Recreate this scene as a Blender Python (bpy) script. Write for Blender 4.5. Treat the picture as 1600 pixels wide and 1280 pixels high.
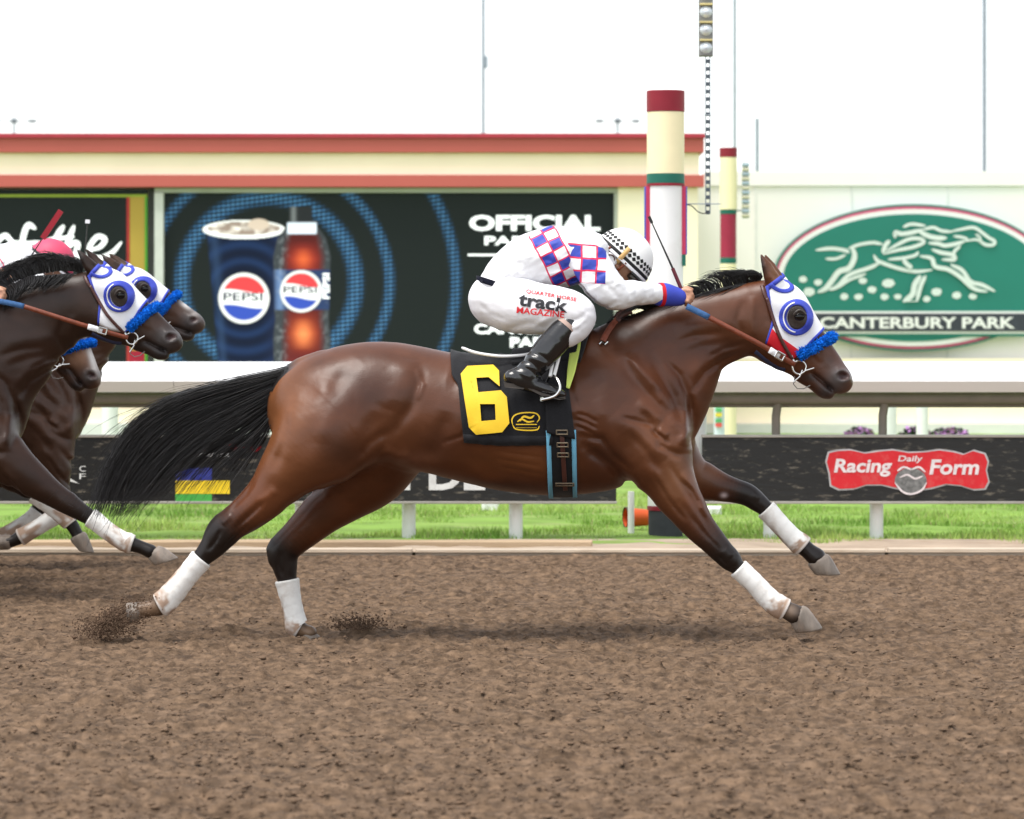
FINE = True; STAGE = {'horse', 'rider', 'others', 'place'}
import bpy, math, random
import numpy as np
from math import radians, sin, cos, pi

for o in list(bpy.data.objects): bpy.data.objects.remove(o)
SC = bpy.context.scene
COL = SC.collection
rng = np.random.default_rng(7); random.seed(7)

# ------------------------------------------------------------------ camera, sky, sun
F, D0, CH, HY = 5700.0, 15.0, 1.27, 512.0     # focal length in photo pixels, subject distance, eye height, horizon row
cam_d = bpy.data.cameras.new('camera'); cam = bpy.data.objects.new('camera', cam_d); COL.objects.link(cam)
cam.location = (0, -D0, CH); cam.rotation_euler = (radians(90), 0, 0)
cam_d.sensor_width = 36; cam_d.lens = F / 1600 * 36; cam_d.shift_y = -128 / 1600
cam_d.clip_start = .5; cam_d.clip_end = 4000
cam_d.dof.use_dof = True; cam_d.dof.focus_distance = D0 + .1; cam_d.dof.aperture_fstop = 5.6
SC.camera = cam
SUN_EL, SUN_AZ = 68.0, 232.0                  # azimuth clockwise from +Y: behind the camera, a little to the left
wd = bpy.data.worlds.new('World'); SC.world = wd; wd.use_nodes = True
nt = wd.node_tree; nt.nodes.clear()
sky = nt.nodes.new('ShaderNodeTexSky'); sky.sky_type = 'NISHITA'; sky.sun_disc = False
sky.sun_elevation = radians(SUN_EL); sky.sun_rotation = radians(SUN_AZ); sky.dust_density = 1.0; sky.air_density = 1.0
hs = nt.nodes.new('ShaderNodeHueSaturation'); hs.inputs['Saturation'].default_value = .22; hs.inputs['Value'].default_value = 1.0
bg = nt.nodes.new('ShaderNodeBackground'); bg.inputs['Strength'].default_value = .13
wo = nt.nodes.new('ShaderNodeOutputWorld')
nt.links.new(sky.outputs[0], hs.inputs['Color']); nt.links.new(hs.outputs[0], bg.inputs['Color']); nt.links.new(bg.outputs[0], wo.inputs[0])
sd = bpy.data.lights.new('sun', 'SUN'); sd.energy = 1.4; sd.angle = radians(28); sd.color = (1, .96, .9)
so = bpy.data.objects.new('sun', sd); COL.objects.link(so)
so.rotation_euler = (radians(90 - SUN_EL), 0, radians(180 - SUN_AZ)); so.location = (-6, -12, 20)
SC.render.engine = 'CYCLES'
SC.view_settings.view_transform = 'Standard'; SC.view_settings.look = 'None'; SC.view_settings.gamma = 1
SC.view_settings.exposure = 1.33
SC.render.resolution_x = 1024; SC.render.resolution_y = 819

# ------------------------------------------------------------------ helpers
def s2l(r, g, b):
    f = lambda c: (c / 255 / 12.92) if c / 255 <= .04045 else ((c / 255 + .055) / 1.055) ** 2.4
    return (f(r), f(g), f(b))
MATS = {}
def mat(name, col=(.5, .5, .5), rough=.6, spec=.5, metal=0, var=.12, vscale=6., bump=0., bscale=60., attr=None, emit=None,
        sheen=0, coat=0, stretch=(1, 1, 1), dirt=None, dscale=9., damt=.5, rvar=0):
    if name in MATS: return MATS[name]
    m = bpy.data.materials.new(name); m.use_nodes = True; n = m.node_tree.nodes; l = m.node_tree.links
    b = n['Principled BSDF']; MATS[name] = m
    b.inputs['Roughness'].default_value = rough; b.inputs['Specular IOR Level'].default_value = spec; b.inputs['Metallic'].default_value = metal
    if sheen: b.inputs['Sheen Weight'].default_value = sheen; b.inputs['Sheen Roughness'].default_value = .4
    if coat: b.inputs['Coat Weight'].default_value = coat; b.inputs['Coat Roughness'].default_value = .24
    tc = n.new('ShaderNodeTexCoord'); mp = n.new('ShaderNodeMapping'); mp.inputs['Scale'].default_value = stretch
    l.new(tc.outputs['Object'], mp.inputs[0])
    if attr:
        src = n.new('ShaderNodeAttribute'); src.attribute_name = attr; src = src.outputs['Color']
    else:
        rg = n.new('ShaderNodeRGB'); rg.outputs[0].default_value = (*col, 1); src = rg.outputs[0]
    nz = n.new('ShaderNodeTexNoise'); nz.inputs['Scale'].default_value = vscale; nz.inputs['Detail'].default_value = 5
    l.new(mp.outputs[0], nz.inputs['Vector'])
    mr = n.new('ShaderNodeMapRange'); mr.inputs[1].default_value = .25; mr.inputs[2].default_value = .75
    mr.inputs[3].default_value = 1 - var; mr.inputs[4].default_value = 1 + var; l.new(nz.outputs[0], mr.inputs[0])
    mu = n.new('ShaderNodeVectorMath'); mu.operation = 'SCALE'; l.new(src, mu.inputs[0]); l.new(mr.outputs[0], mu.inputs['Scale'])
    out = mu.outputs[0]
    if dirt:
        nd = n.new('ShaderNodeTexNoise'); nd.inputs['Scale'].default_value = dscale; nd.inputs['Detail'].default_value = 6; nd.inputs['Roughness'].default_value = .65
        l.new(mp.outputs[0], nd.inputs['Vector'])
        cr = n.new('ShaderNodeMapRange'); cr.inputs[1].default_value = .5; cr.inputs[2].default_value = .75; cr.inputs[4].default_value = damt
        l.new(nd.outputs[0], cr.inputs[0])
        mx = n.new('ShaderNodeMix'); mx.data_type = 'RGBA'; l.new(cr.outputs[0], mx.inputs[0]); l.new(out, mx.inputs[6]); mx.inputs[7].default_value = (*dirt, 1)
        out = mx.outputs[2]
    l.new(out, b.inputs['Base Color'])
    if rvar:
        mr2 = n.new('ShaderNodeMapRange'); mr2.inputs[1].default_value = .3; mr2.inputs[2].default_value = .7
        mr2.inputs[3].default_value = rough - rvar; mr2.inputs[4].default_value = rough + rvar; l.new(nz.outputs[0], mr2.inputs[0]); l.new(mr2.outputs[0], b.inputs['Roughness'])
    if emit:
        l.new(out, b.inputs['Emission Color']); b.inputs['Emission Strength'].default_value = emit
    if bump:
        nb = n.new('ShaderNodeTexNoise'); nb.inputs['Scale'].default_value = bscale; nb.inputs['Detail'].default_value = 6
        l.new(mp.outputs[0], nb.inputs['Vector'])
        bp = n.new('ShaderNodeBump'); bp.inputs['Strength'].default_value = bump; bp.inputs['Distance'].default_value = .01
        l.new(nb.outputs[0], bp.inputs['Height']); l.new(bp.outputs[0], b.inputs['Normal'])
    return m

ORG = {}
def worg(o): return ORG.get(o.name, (0., 0., 0.)) if o else (0., 0., 0.)
def put(o, parent=None):
    COL.objects.link(o)
    if parent:
        o.parent = parent; w = worg(parent); o.location = tuple(-c for c in w)
    ORG[o.name] = (0., 0., 0.)
    return o
def tag(o, label=None, cat=None, group=None, kind=None):
    if label: o['label'] = label
    if cat: o['category'] = cat
    if group: o['group'] = group
    if kind: o['kind'] = kind
    return o
def thing(name, loc, label, cat, group=None):
    o = bpy.data.objects.new(name, None); COL.objects.link(o); o.location = loc; o.empty_display_size = .1
    ORG[o.name] = tuple(loc); return tag(o, label, cat, group)
def mesh(name, V, Fs, m, parent=None, smooth=True, col=None):
    me = bpy.data.meshes.new(name); V = np.asarray(V, float)
    if isinstance(Fs, np.ndarray):
        k = Fs.shape[1]; me.vertices.add(len(V)); me.vertices.foreach_set('co', V.ravel().astype(np.float32))
        me.loops.add(Fs.size); me.loops.foreach_set('vertex_index', Fs.ravel().astype(np.int32))
        me.polygons.add(len(Fs)); me.polygons.foreach_set('loop_start', np.arange(0, Fs.size, k, dtype=np.int32))
        me.update(calc_edges=True)
    else:
        me.from_pydata(V.tolist(), [], Fs); me.update()
    if smooth: me.polygons.foreach_set('use_smooth', np.ones(len(me.polygons), bool))
    if m:
        for mm in (m if isinstance(m, (list, tuple)) else [m]): me.materials.append(mm)
    if col is not None:
        a = me.color_attributes.new('Col', 'FLOAT_COLOR', 'POINT')
        c = np.ones((len(V), 4), np.float32); c[:, :3] = col; a.data.foreach_set('color', c.ravel())
    return put(bpy.data.objects.new(name, me), parent)
class MB:
    "collects polygons for one mesh"
    def __init__(s): s.V = []; s.F = []
    def add(s, V, Fs):
        o = len(s.V); s.V += [tuple(map(float, v)) for v in V]; s.F += [tuple(int(i) + o for i in f) for f in Fs]; return s
    def box(s, x0, x1, y0, y1, z0, z1, b=0.):
        if b:
            b = min(b, (x1-x0)*.45, (y1-y0)*.45, (z1-z0)*.45)
            # chamfered in the x-z profile on the front (-y) side
            V = [(x0+b,y0,z0+b),(x1-b,y0,z0+b),(x1-b,y0,z1-b),(x0+b,y0,z1-b),(x0,y0+b,z0),(x1,y0+b,z0),(x1,y0+b,z1),(x0,y0+b,z1),(x0,y1,z0),(x1,y1,z0),(x1,y1,z1),(x0,y1,z1)]
            return s.add(V, [(0,1,2,3),(4,5,1,0),(5,6,2,1),(6,7,3,2),(7,4,0,3),(8,9,5,4),(9,10,6,5),(10,11,7,6),(11,8,4,7),(11,10,9,8)])
        V = [(x0,y0,z0),(x1,y0,z0),(x1,y1,z0),(x0,y1,z0),(x0,y0,z1),(x1,y0,z1),(x1,y1,z1),(x0,y1,z1)]
        return s.add(V, [(0,3,2,1),(4,5,6,7),(0,1,5,4),(1,2,6,5),(2,3,7,6),(3,0,4,7)])
    def tube(s, P, R, n=10, cap=True):
        P = np.asarray(P, float); R = np.broadcast_to(np.asarray(R, float), (len(P),)); T = np.gradient(P, axis=0); V = []; Fs = []
        up = np.array((0, 0, 1.)) if abs(T[0][2]) < .9 * np.linalg.norm(T[0]) else np.array((0, 1., 0))
        for p, t, r in zip(P, T, R):
            t = t / np.linalg.norm(t); a = np.cross(t, up); a /= max(1e-6, np.linalg.norm(a)); c = np.cross(a, t); up = c
            for k in range(n): V.append(p + r * (cos(2*pi*k/n) * a + sin(2*pi*k/n) * c))
        for i in range(len(P) - 1):
            for k in range(n): Fs.append((i*n+k, i*n+(k+1) % n, (i+1)*n+(k+1) % n, (i+1)*n+k))
        if cap: Fs.append(tuple(range(n))[::-1]); Fs.append(tuple(range((len(P)-1)*n, len(P)*n)))
        return s.add(V, Fs)
    def build(s, name, m, parent=None, smooth=False):
        o = mesh(name, s.V, s.F, m, parent, False)
        if smooth:
            o.data.polygons.foreach_set('use_smooth', np.ones(len(o.data.polygons), bool))
            try: o.data.set_sharp_from_angle(angle=radians(40))
            except Exception: pass
        return o
def W(px, py, d=D0, y=0.): return np.array(((px - 800) * d / F, d - D0 + y, CH + (HY - py) * d / F))

def cr(P, n):
    "Catmull-Rom through the rows of P, n points per span"
    P = np.asarray(P, float); Q = np.vstack((2*P[0]-P[1], P, 2*P[-1]-P[-2])); out = []
    for i in range(1, len(Q) - 2):
        t = np.linspace(0, 1, n, endpoint=False)[:, None]; a, b, c, d = Q[i-1], Q[i], Q[i+1], Q[i+2]
        out.append(.5*((2*b) + (-a+c)*t + (2*a-5*b+4*c-d)*t*t + (-a+3*b-3*c+d)*t**3))
    out.append(P[-1:]); return np.vstack(out)

NT = rng.random((256, 256))
def vnoise(x, y):
    xi = np.floor(x).astype(int); yi = np.floor(y).astype(int); fx = x - xi; fy = y - yi
    fx = fx*fx*(3-2*fx); fy = fy*fy*(3-2*fy); g = lambda i, j: NT[i % 256, j % 256]
    return (g(xi,yi)*(1-fx)+g(xi+1,yi)*fx)*(1-fy)+(g(xi,yi+1)*(1-fx)+g(xi+1,yi+1)*fx)*fy
def fbm(x, y, o=4, g=.5):
    s = 0; a = 1; t = 0
    for i in range(o): s = s + a*vnoise(x*2**i+i*17.3, y*2**i+i*9.1); t += a; a *= g
    return s / t

# ------------------------------------------------------------------ implicit bodies -> one continuous mesh
class Vol:
    def __init__(s, lo, hi, h):
        s.lo = np.array(lo, float); s.h = h; s.n = np.ceil((np.array(hi) - s.lo) / h).astype(int) + 1
        s.f = np.full(s.n, .5, np.float32)
        s.ax = [s.lo[i] + h * np.arange(s.n[i]) for i in range(3)]
    def rg(s, lo, hi):
        a = np.clip(np.floor((np.asarray(lo) - s.lo) / s.h).astype(int), 0, s.n); b = np.clip(np.ceil((np.asarray(hi) - s.lo) / s.h).astype(int) + 1, 0, s.n)
        return a, b
    def field(s, P, R, K, m=.07):
        "field of a chain of round cones; K squashes along y.  returns block slices and values"
        P = np.asarray(P, float); R = np.asarray(R, float); K = np.broadcast_to(np.asarray(K, float), R.shape)
        ry = R / K
        ext = np.stack((R, ry, R), 1) + m
        A, B = s.rg((P - ext).min(0), (P + ext).max(0))
        if (B <= A).any(): return None, None
        T = np.full(B - A, .5, np.float32)
        for i in range(len(P) - 1):
            e = np.maximum(ext[i], ext[i+1]); a, b = s.rg(np.minimum(P[i], P[i+1]) - e, np.maximum(P[i], P[i+1]) + e)
            a = np.maximum(a, A); b = np.minimum(b, B)
            if (b <= a).any(): continue
            q = P[i+1] - P[i]; L = max(1e-9, q @ q); x = (s.ax[0][a[0]:b[0]] - P[i][0])[:, None, None].astype(np.float32); y = (s.ax[1][a[1]:b[1]] - P[i][1])[None, :, None].astype(np.float32); z = (s.ax[2][a[2]:b[2]] - P[i][2])[None, None, :].astype(np.float32)
            q = q.astype(np.float32)
            if abs(q[1]) < 1e-4: t = np.clip((x*q[0] + z*q[2]) / np.float32(L), 0, 1); d2 = (x - t*q[0])**2 + (z - t*q[2])**2
            else: t = np.clip((x*q[0] + y*q[1] + z*q[2]) / np.float32(L), 0, 1); d2 = (x - t*q[0])**2 + (z - t*q[2])**2
            d = np.sqrt(d2 + ((np.float32(K[i]) + t*np.float32(K[i+1]-K[i]))*(y - t*q[1]))**2) - (np.float32(R[i]) + t*np.float32(R[i+1] - R[i]))
            sl = tuple(slice(a[j]-A[j], b[j]-A[j]) for j in range(3)); T[sl] = np.minimum(T[sl], d)
        return tuple(slice(A[j], B[j]) for j in range(3)), T
    def add(s, P, R, K=1., k=.02):
        sl, T = s.field(P, R, K)
        if sl is None: return
        f = s.f[sl]; h = np.maximum(k - np.abs(f - T), 0) / k; s.f[sl] = np.minimum(f, T) - h*h*k*.25
    def sub(s, P, R, K=1., k=.01):
        sl, T = s.field(P, R, K)
        if sl is None: return
        f = s.f[sl]; T = -T; h = np.maximum(k - np.abs(f - T), 0) / k; s.f[sl] = np.maximum(f, T) + h*h*k*.25
    def relief(s, strokes, ysel=None):
        "strokes drawn on the x-z plane: (points (n,2) world, width, height); + raises the flesh, - cuts a groove"
        X, Z = np.meshgrid(s.ax[0], s.ax[2], indexing='ij'); G = np.zeros(X.shape, np.float32)
        for P, w, hgt in strokes:
            P = np.asarray(P, float)
            a, b = s.rg((P[:, 0].min()-3*w, 0, P[:, 1].min()-3*w), (P[:, 0].max()+3*w, 0, P[:, 1].max()+3*w))
            x = X[a[0]:b[0], a[2]:b[2]]; z = Z[a[0]:b[0], a[2]:b[2]]; d2 = np.full(x.shape, 1e9)
            if d2.size == 0: continue
            L = np.r_[0, np.cumsum(np.linalg.norm(np.diff(P, axis=0), axis=1))] if len(P) > 1 else np.array([0.])
            fade = np.ones(x.shape)
            for i in range(max(1, len(P)-1)):
                p = P[i]; q = (P[i+1] - p) if len(P) > 1 else np.array((1e-6, 0)); t = np.clip(((x-p[0])*q[0]+(z-p[1])*q[1])/(q@q), 0, 1)
                dd = (x-p[0]-t*q[0])**2+(z-p[1]-t*q[1])**2; m = dd < d2; d2 = np.where(m, dd, d2)
                if len(P) > 1:
                    u = (L[i] + t*(L[i+1]-L[i]))/L[-1]; fade = np.where(m, np.clip(6*u*(1-u), 0, 1), fade)
            G[a[0]:b[0], a[2]:b[2]] -= hgt * np.exp(-d2/(w*w)) * fade
        if ysel is None: s.f += G[:, None, :]
        else:
            j = ysel(s.ax[1]); s.f[:, j, :] += G[:, None, :]
    def sample(s, P):
        g = (np.asarray(P, float) - s.lo) / s.h; g = np.clip(g, 0, s.n - 1.001); i = np.floor(g).astype(int); t = g - i; r = 0
        for dx in (0, 1):
            for dy in (0, 1):
                for dz in (0, 1):
                    w = (t[..., 0] if dx else 1-t[..., 0])*(t[..., 1] if dy else 1-t[..., 1])*(t[..., 2] if dz else 1-t[..., 2])
                    r = r + w*s.f[i[..., 0]+dx, i[..., 1]+dy, i[..., 2]+dz]
        return r
    def front(s, x, z, y0=None, iso=0.):
        "y of the surface facing the camera at (x, z); NaN where there is none"
        x = np.asarray(x, float); z = np.asarray(z, float); y0 = s.lo[1] if y0 is None else y0
        ys = np.arange(y0, s.ax[1][-1], s.h*.6); P = np.stack(np.broadcast_arrays(x[..., None], ys, z[..., None]), -1); f = s.sample(P) - iso
        m = f < 0; i = np.argmax(m, -1); ok = m.any(-1); i = np.maximum(i, 1)
        fa = np.take_along_axis(f, i[..., None]-1, -1)[..., 0]; fb = np.take_along_axis(f, i[..., None], -1)[..., 0]
        y = ys[i-1] + (ys[1]-ys[0])*fa/np.where(fa-fb == 0, 1, fa-fb); return np.where(ok, y, np.nan)
    def ray(s, O, Dv, tmax=.5, iso=0.):
        ts = np.arange(0, tmax, s.h*.6); P = O[..., None, :] + Dv[..., None, :]*ts[:, None]; f = s.sample(P) - iso; m = f > 0
        i = np.maximum(np.argmax(m, -1), 1); fa = np.take_along_axis(f, i[..., None]-1, -1)[..., 0]; fb = np.take_along_axis(f, i[..., None], -1)[..., 0]
        return ts[i-1] + (ts[1]-ts[0])*fa/np.where(fa-fb == 0, -1, fa-fb)
    def nets(s, smooth=2):
        f = s.f; f[0] = f[-1] = .5; f[:, 0] = f[:, -1] = .5; f[:, :, 0] = f[:, :, -1] = .5
        S = f < 0; c = np.zeros(np.array(f.shape)-1, np.int8); C = [(i, j, k) for i in (0, 1) for j in (0, 1) for k in (0, 1)]
        n = np.array(f.shape)-1
        for (i, j, k) in C: c += S[i:i+n[0], j:j+n[1], k:k+n[2]]
        I = np.argwhere((c > 0) & (c < 8)); idx = np.full(n, -1, np.int32); idx[I[:, 0], I[:, 1], I[:, 2]] = np.arange(len(I))
        acc = np.zeros((len(I), 3)); cnt = np.zeros(len(I))
        for a in C:
            for ax in range(3):
                if a[ax]: continue
                b = list(a); b[ax] = 1
                f0 = f[I[:, 0]+a[0], I[:, 1]+a[1], I[:, 2]+a[2]]; f1 = f[I[:, 0]+b[0], I[:, 1]+b[1], I[:, 2]+b[2]]
                m = (f0 < 0) != (f1 < 0); t = f0[m]/(f0[m]-f1[m]); p = np.tile(np.array(a, float), (m.sum(), 1)); p[:, ax] = t
                acc[m] += p; cnt[m] += 1
        V = s.lo + s.h*(I + acc/cnt[:, None]); Q = []
        for ax in range(3):
            u, v = (ax+1) % 3, (ax+2) % 3; sa = [slice(1, -1)]*3; sb = [slice(1, -1)]*3; sa[ax] = slice(0, -1); sb[ax] = slice(1, None)
            m = S[tuple(sa)] != S[tuple(sb)]; J = np.argwhere(m); off = np.ones(3, int); off[ax] = 0; J = J + off
            ins = S[J[:, 0], J[:, 1], J[:, 2]]
            def g(du, dv):
                K = J.copy(); K[:, u] -= du; K[:, v] -= dv; return idx[K[:, 0], K[:, 1], K[:, 2]]
            q = np.stack((g(1, 1), g(0, 1), g(0, 0), g(1, 0)), 1); q[~ins] = q[~ins][:, ::-1]; Q.append(q)
        Q = np.vstack(Q)
        E = np.vstack((Q[:, [0, 1]], Q[:, [1, 2]], Q[:, [2, 3]], Q[:, [3, 0]]))
        for it in range(smooth):
            a = np.zeros_like(V); k = np.bincount(E[:, 0], minlength=len(V)).astype(float)
            for d in range(3): a[:, d] = np.bincount(E[:, 0], V[E[:, 1], d], len(V))
            V = V + (.5 if it % 2 == 0 else -.35)*(a/np.maximum(k, 1)[:, None] - V)
        return V, Q

def grid_faces(n, m, wrap=False):
    i, j = np.meshgrid(np.arange(n-1), np.arange(m if wrap else m-1), indexing='ij'); i = i.ravel(); j = j.ravel(); j2 = (j+1) % m
    return np.stack((i*m+j, i*m+j2, (i+1)*m+j2, (i+1)*m+j), 1)
def strands(S, r, name, m, parent, col=None):
    "S (m, n, 3) polylines -> three-sided tapering hairs in one mesh"
    M, n, _ = S.shape; T = np.gradient(S, axis=1); T /= np.linalg.norm(T, axis=2, keepdims=True)+1e-9
    A = np.cross(T, np.array((.31, .92, .23))); A /= np.linalg.norm(A, axis=2, keepdims=True)+1e-9; B = np.cross(T, A)
    r = np.broadcast_to(r, (M, n))[..., None]
    R = np.stack([S + r*(cos(a)*A + sin(a)*B) for a in (0, 2.094, 4.189)], 2)   # M n 3 3
    base = (np.arange(M)*n*3)[:, None, None]; i = np.arange(n-1)[None, :, None]*3; k = np.arange(3)[None, None, :]; k2 = (k+1) % 3
    Fq = np.stack(np.broadcast_arrays(base+i+k, base+i+k2, base+i+3+k2, base+i+3+k), -1).reshape(-1, 4)
    return mesh(name, R.reshape(-1, 3), Fq, m, parent, True, col)
def shell(V, n, m, th_dir, name, mt, parent, wrap=False, col=None):
    "an open n x m sheet given thickness along th_dir (same shape as V)"
    V = np.asarray(V).reshape(-1, 3); U = V + np.asarray(th_dir).reshape(-1, 3); f = grid_faces(n, m, wrap); N = n*m
    Fs = [f, f[:, ::-1]+N]
    b = [(np.arange(m-1), 1), ]
    t = np.arange(m-1); Fs.append(np.stack((t+1, t, t+N, t+1+N), 1)); o = (n-1)*m; Fs.append(np.stack((o+t, o+t+1, o+t+1+N, o+t+N), 1))
    if not wrap:
        t = np.arange(n-1)*m; Fs.append(np.stack((t, t+m, t+m+N, t+N), 1)); t = t+m-1; Fs.append(np.stack((t+m, t, t+N, t+m+N), 1))
    return mesh(name, np.vstack((V, U)), np.vstack(Fs), mt, parent, True, col)
def fillnan(y):
    y = np.array(y, float); i = np.arange(len(y)); ok = ~np.isnan(y)
    return np.interp(i, i[ok], y[ok]) if ok.any() else np.zeros_like(y)
def text_rect(s, x0, y0, x1, y1, name, m, parent, mapf, bold=0., shear=0., depth=0.):
    "lettering fitted to a rectangle in local 2-d, mapped to the world by mapf(u, v)"
    cu = bpy.data.curves.new('t', 'FONT'); cu.body = s; cu.offset = bold; cu.shear = shear; cu.resolution_u = 3
    o = bpy.data.objects.new('t', cu); COL.objects.link(o); dg = bpy.context.evaluated_depsgraph_get(); me = o.evaluated_get(dg).to_mesh()
    V = np.array([v.co[:] for v in me.vertices]); Fs = [tuple(p.vertices) for p in me.polygons]; o.evaluated_get(dg).to_mesh_clear()
    bpy.data.objects.remove(o); bpy.data.curves.remove(cu)
    lo, hi = V.min(0), V.max(0); u = x0 + (V[:, 0]-lo[0])/(hi[0]-lo[0])*(x1-x0); v = y1 + (V[:, 1]-lo[1])/(hi[1]-lo[1])*(y0-y1)
    return mesh(name, mapf(u, v), Fs, m, parent, False)
def ribbon(pts, w, name, m, parent, mapf, n=6, mb=None):
    "flat painted stroke with rounded taper"
    P = cr(np.array(pts, float), n) if len(pts) > 2 else np.array(pts, float); T = np.gradient(P, axis=0); T /= np.linalg.norm(T, axis=1, keepdims=True)+1e-9
    N = np.stack((-T[:, 1], T[:, 0]), 1); u = np.linspace(0, 1, len(P)); ww = w*.5*np.clip(1.1-np.abs(2*u-1)**4*.75, .2, 1)
    A = P + N*ww[:, None]; B = P - N*ww[:, None]; V = np.empty((2*len(P), 2)); V[::2] = A; V[1::2] = B
    Fs = [(2*i, 2*i+1, 2*i+3, 2*i+2) for i in range(len(P)-1)]; Q = mapf(V[:, 0], V[:, 1])
    if mb is not None: mb.add(Q, Fs); return
    return mesh(name, Q, Fs, m, parent, False)
# ------------------------------------------------------------------ horses
# side-view proportions in photo pixels: (x, y, radius, lateral offset m, half-width ratio)
TORSO = [(497,640,80,0,1.05),(520,638,90,0,1.03),(560,634,97,0,1.0),(597,632,98,0,.98),(640,637,97,0,.96),(690,646,96,0,1.0),(740,655,100,0,1.06),(800,662,106,0,1.07),(860,662,112,0,1.02),
         (915,654,117,0,.92),(955,646,114,0,.82),(985,642,104,0,.78)]
NECK = [(985,612,112,0,.56),(1018,588,100,0,.52),(1042,563,86,0,.5),(1066,542,71,0,.5),(1100,522,61,0,.5),(1138,508,56,0,.54),(1168,497,52,0,.6)]
HEAD = [(1184,478,36,0,.75),(1203,467,30,0,.95),(1225,478,33,0,1.0),(1243,507,32.5,0,.88),(1262,534,30,0,.76),(1281,560,28,0,.74),(1297,581,25.5,0,.82),(1309,593,22,0,.96),(1316,598,16.5,0,1.05)]
JAW = [(1186,512,42,0,.75),(1196,520,40,0,.8),(1212,531,41,0,.77),(1232,545,36,0,.72),(1252,566,25,0,.76),(1270,583,16,0,.95),(1284,596,12,0,1.1)]
LIP = [(1255,582,17,0,.8),(1272,597,13,0,1.2),(1286,609,13,0,1.3),(1294,614,10,0,1.5)]
HIND_N = [(530,668,76,-.12,.98),(505,688,72,-.145,.94),(465,724,52,-.15,1.0),(430,763,37,-.15,1.0),(396,795,30,-.15,.95),(369,815,25.5,-.15,.9),(352,830,25.5,-.15,.8),(338,849,20,-.15,.8),(320,869,14.5,-.15,.85),
          (297,896,13,-.15,.9),(275,923,14.5,-.15,.95),(258,940,15.5,-.15,.95),(243,946,12.5,-.15,1),(226,949,13,-.15,1.05)]
HIND_F = [(585,690,85,.12,.95),(565,725,76,.145,.9),(540,765,52,.15,.95),(502,803,36,.15,.95),(467,836,28,.15,.95),(447,855,25,.15,.85),(440,868,23.5,.15,.8),(441,886,20,.15,.8),(445,910,15.5,.15,.85),
          (451,942,12.5,.15,.9),(457,968,12.5,.15,.95),(461,984,14.5,.15,.95),(470,990,12,.15,1),(480,994,12,.15,1.05)]
FORE_N = [(985,640,80,-.07,.72),(1012,690,66,-.11,.8),(1038,738,44,-.135,.85),(1054,768,36,-.14,.85),(1070,792,30.5,-.14,.9),(1087,816,25.5,-.14,.95),(1106,838,21.5,-.14,.95),(1126,860,18.5,-.14,1),(1136,870,17.5,-.14,1),(1150,884,12.5,-.14,1),
          (1175,908,12,-.14,1),(1196,930,12.5,-.14,1),(1209,941,14,-.14,1),(1224,949,13.5,-.14,1.1),(1239,957,15.5,-.14,1.15)]
FORE_F = [(1010,670,70,.07,.72),(1045,715,50,.11,.8),(1075,744,37,.135,.85),(1100,753,29.5,.14,.85),(1125,762,23.5,.14,.9),(1150,769,19.5,.14,.95),(1170,775,18,.14,1),(1186,786,15.5,.14,1),(1200,798,12.8,.14,1),
          (1222,822,11.5,.14,1),(1243,844,12,.14,1),(1253,852,13.5,.14,1),(1267,864,13,.14,1.1),(1280,874,15,.14,1.15)]
HOOVES_M = [((1229,965),(1257,945),(1240,985),(1282,978),-.14), ((1267,886),(1300,871),(1278,902),(1319,902),.14), ((232,937),(228,961),(203,938),(207,972),-.15), ((468,1010),(481,988),(483,1021),(510,1009),.15)]
WRAPS_M = [('FN',9,12.4),('FF',8,11.4),('HN',8,11.3),('HF',8,11.4)]
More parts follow.
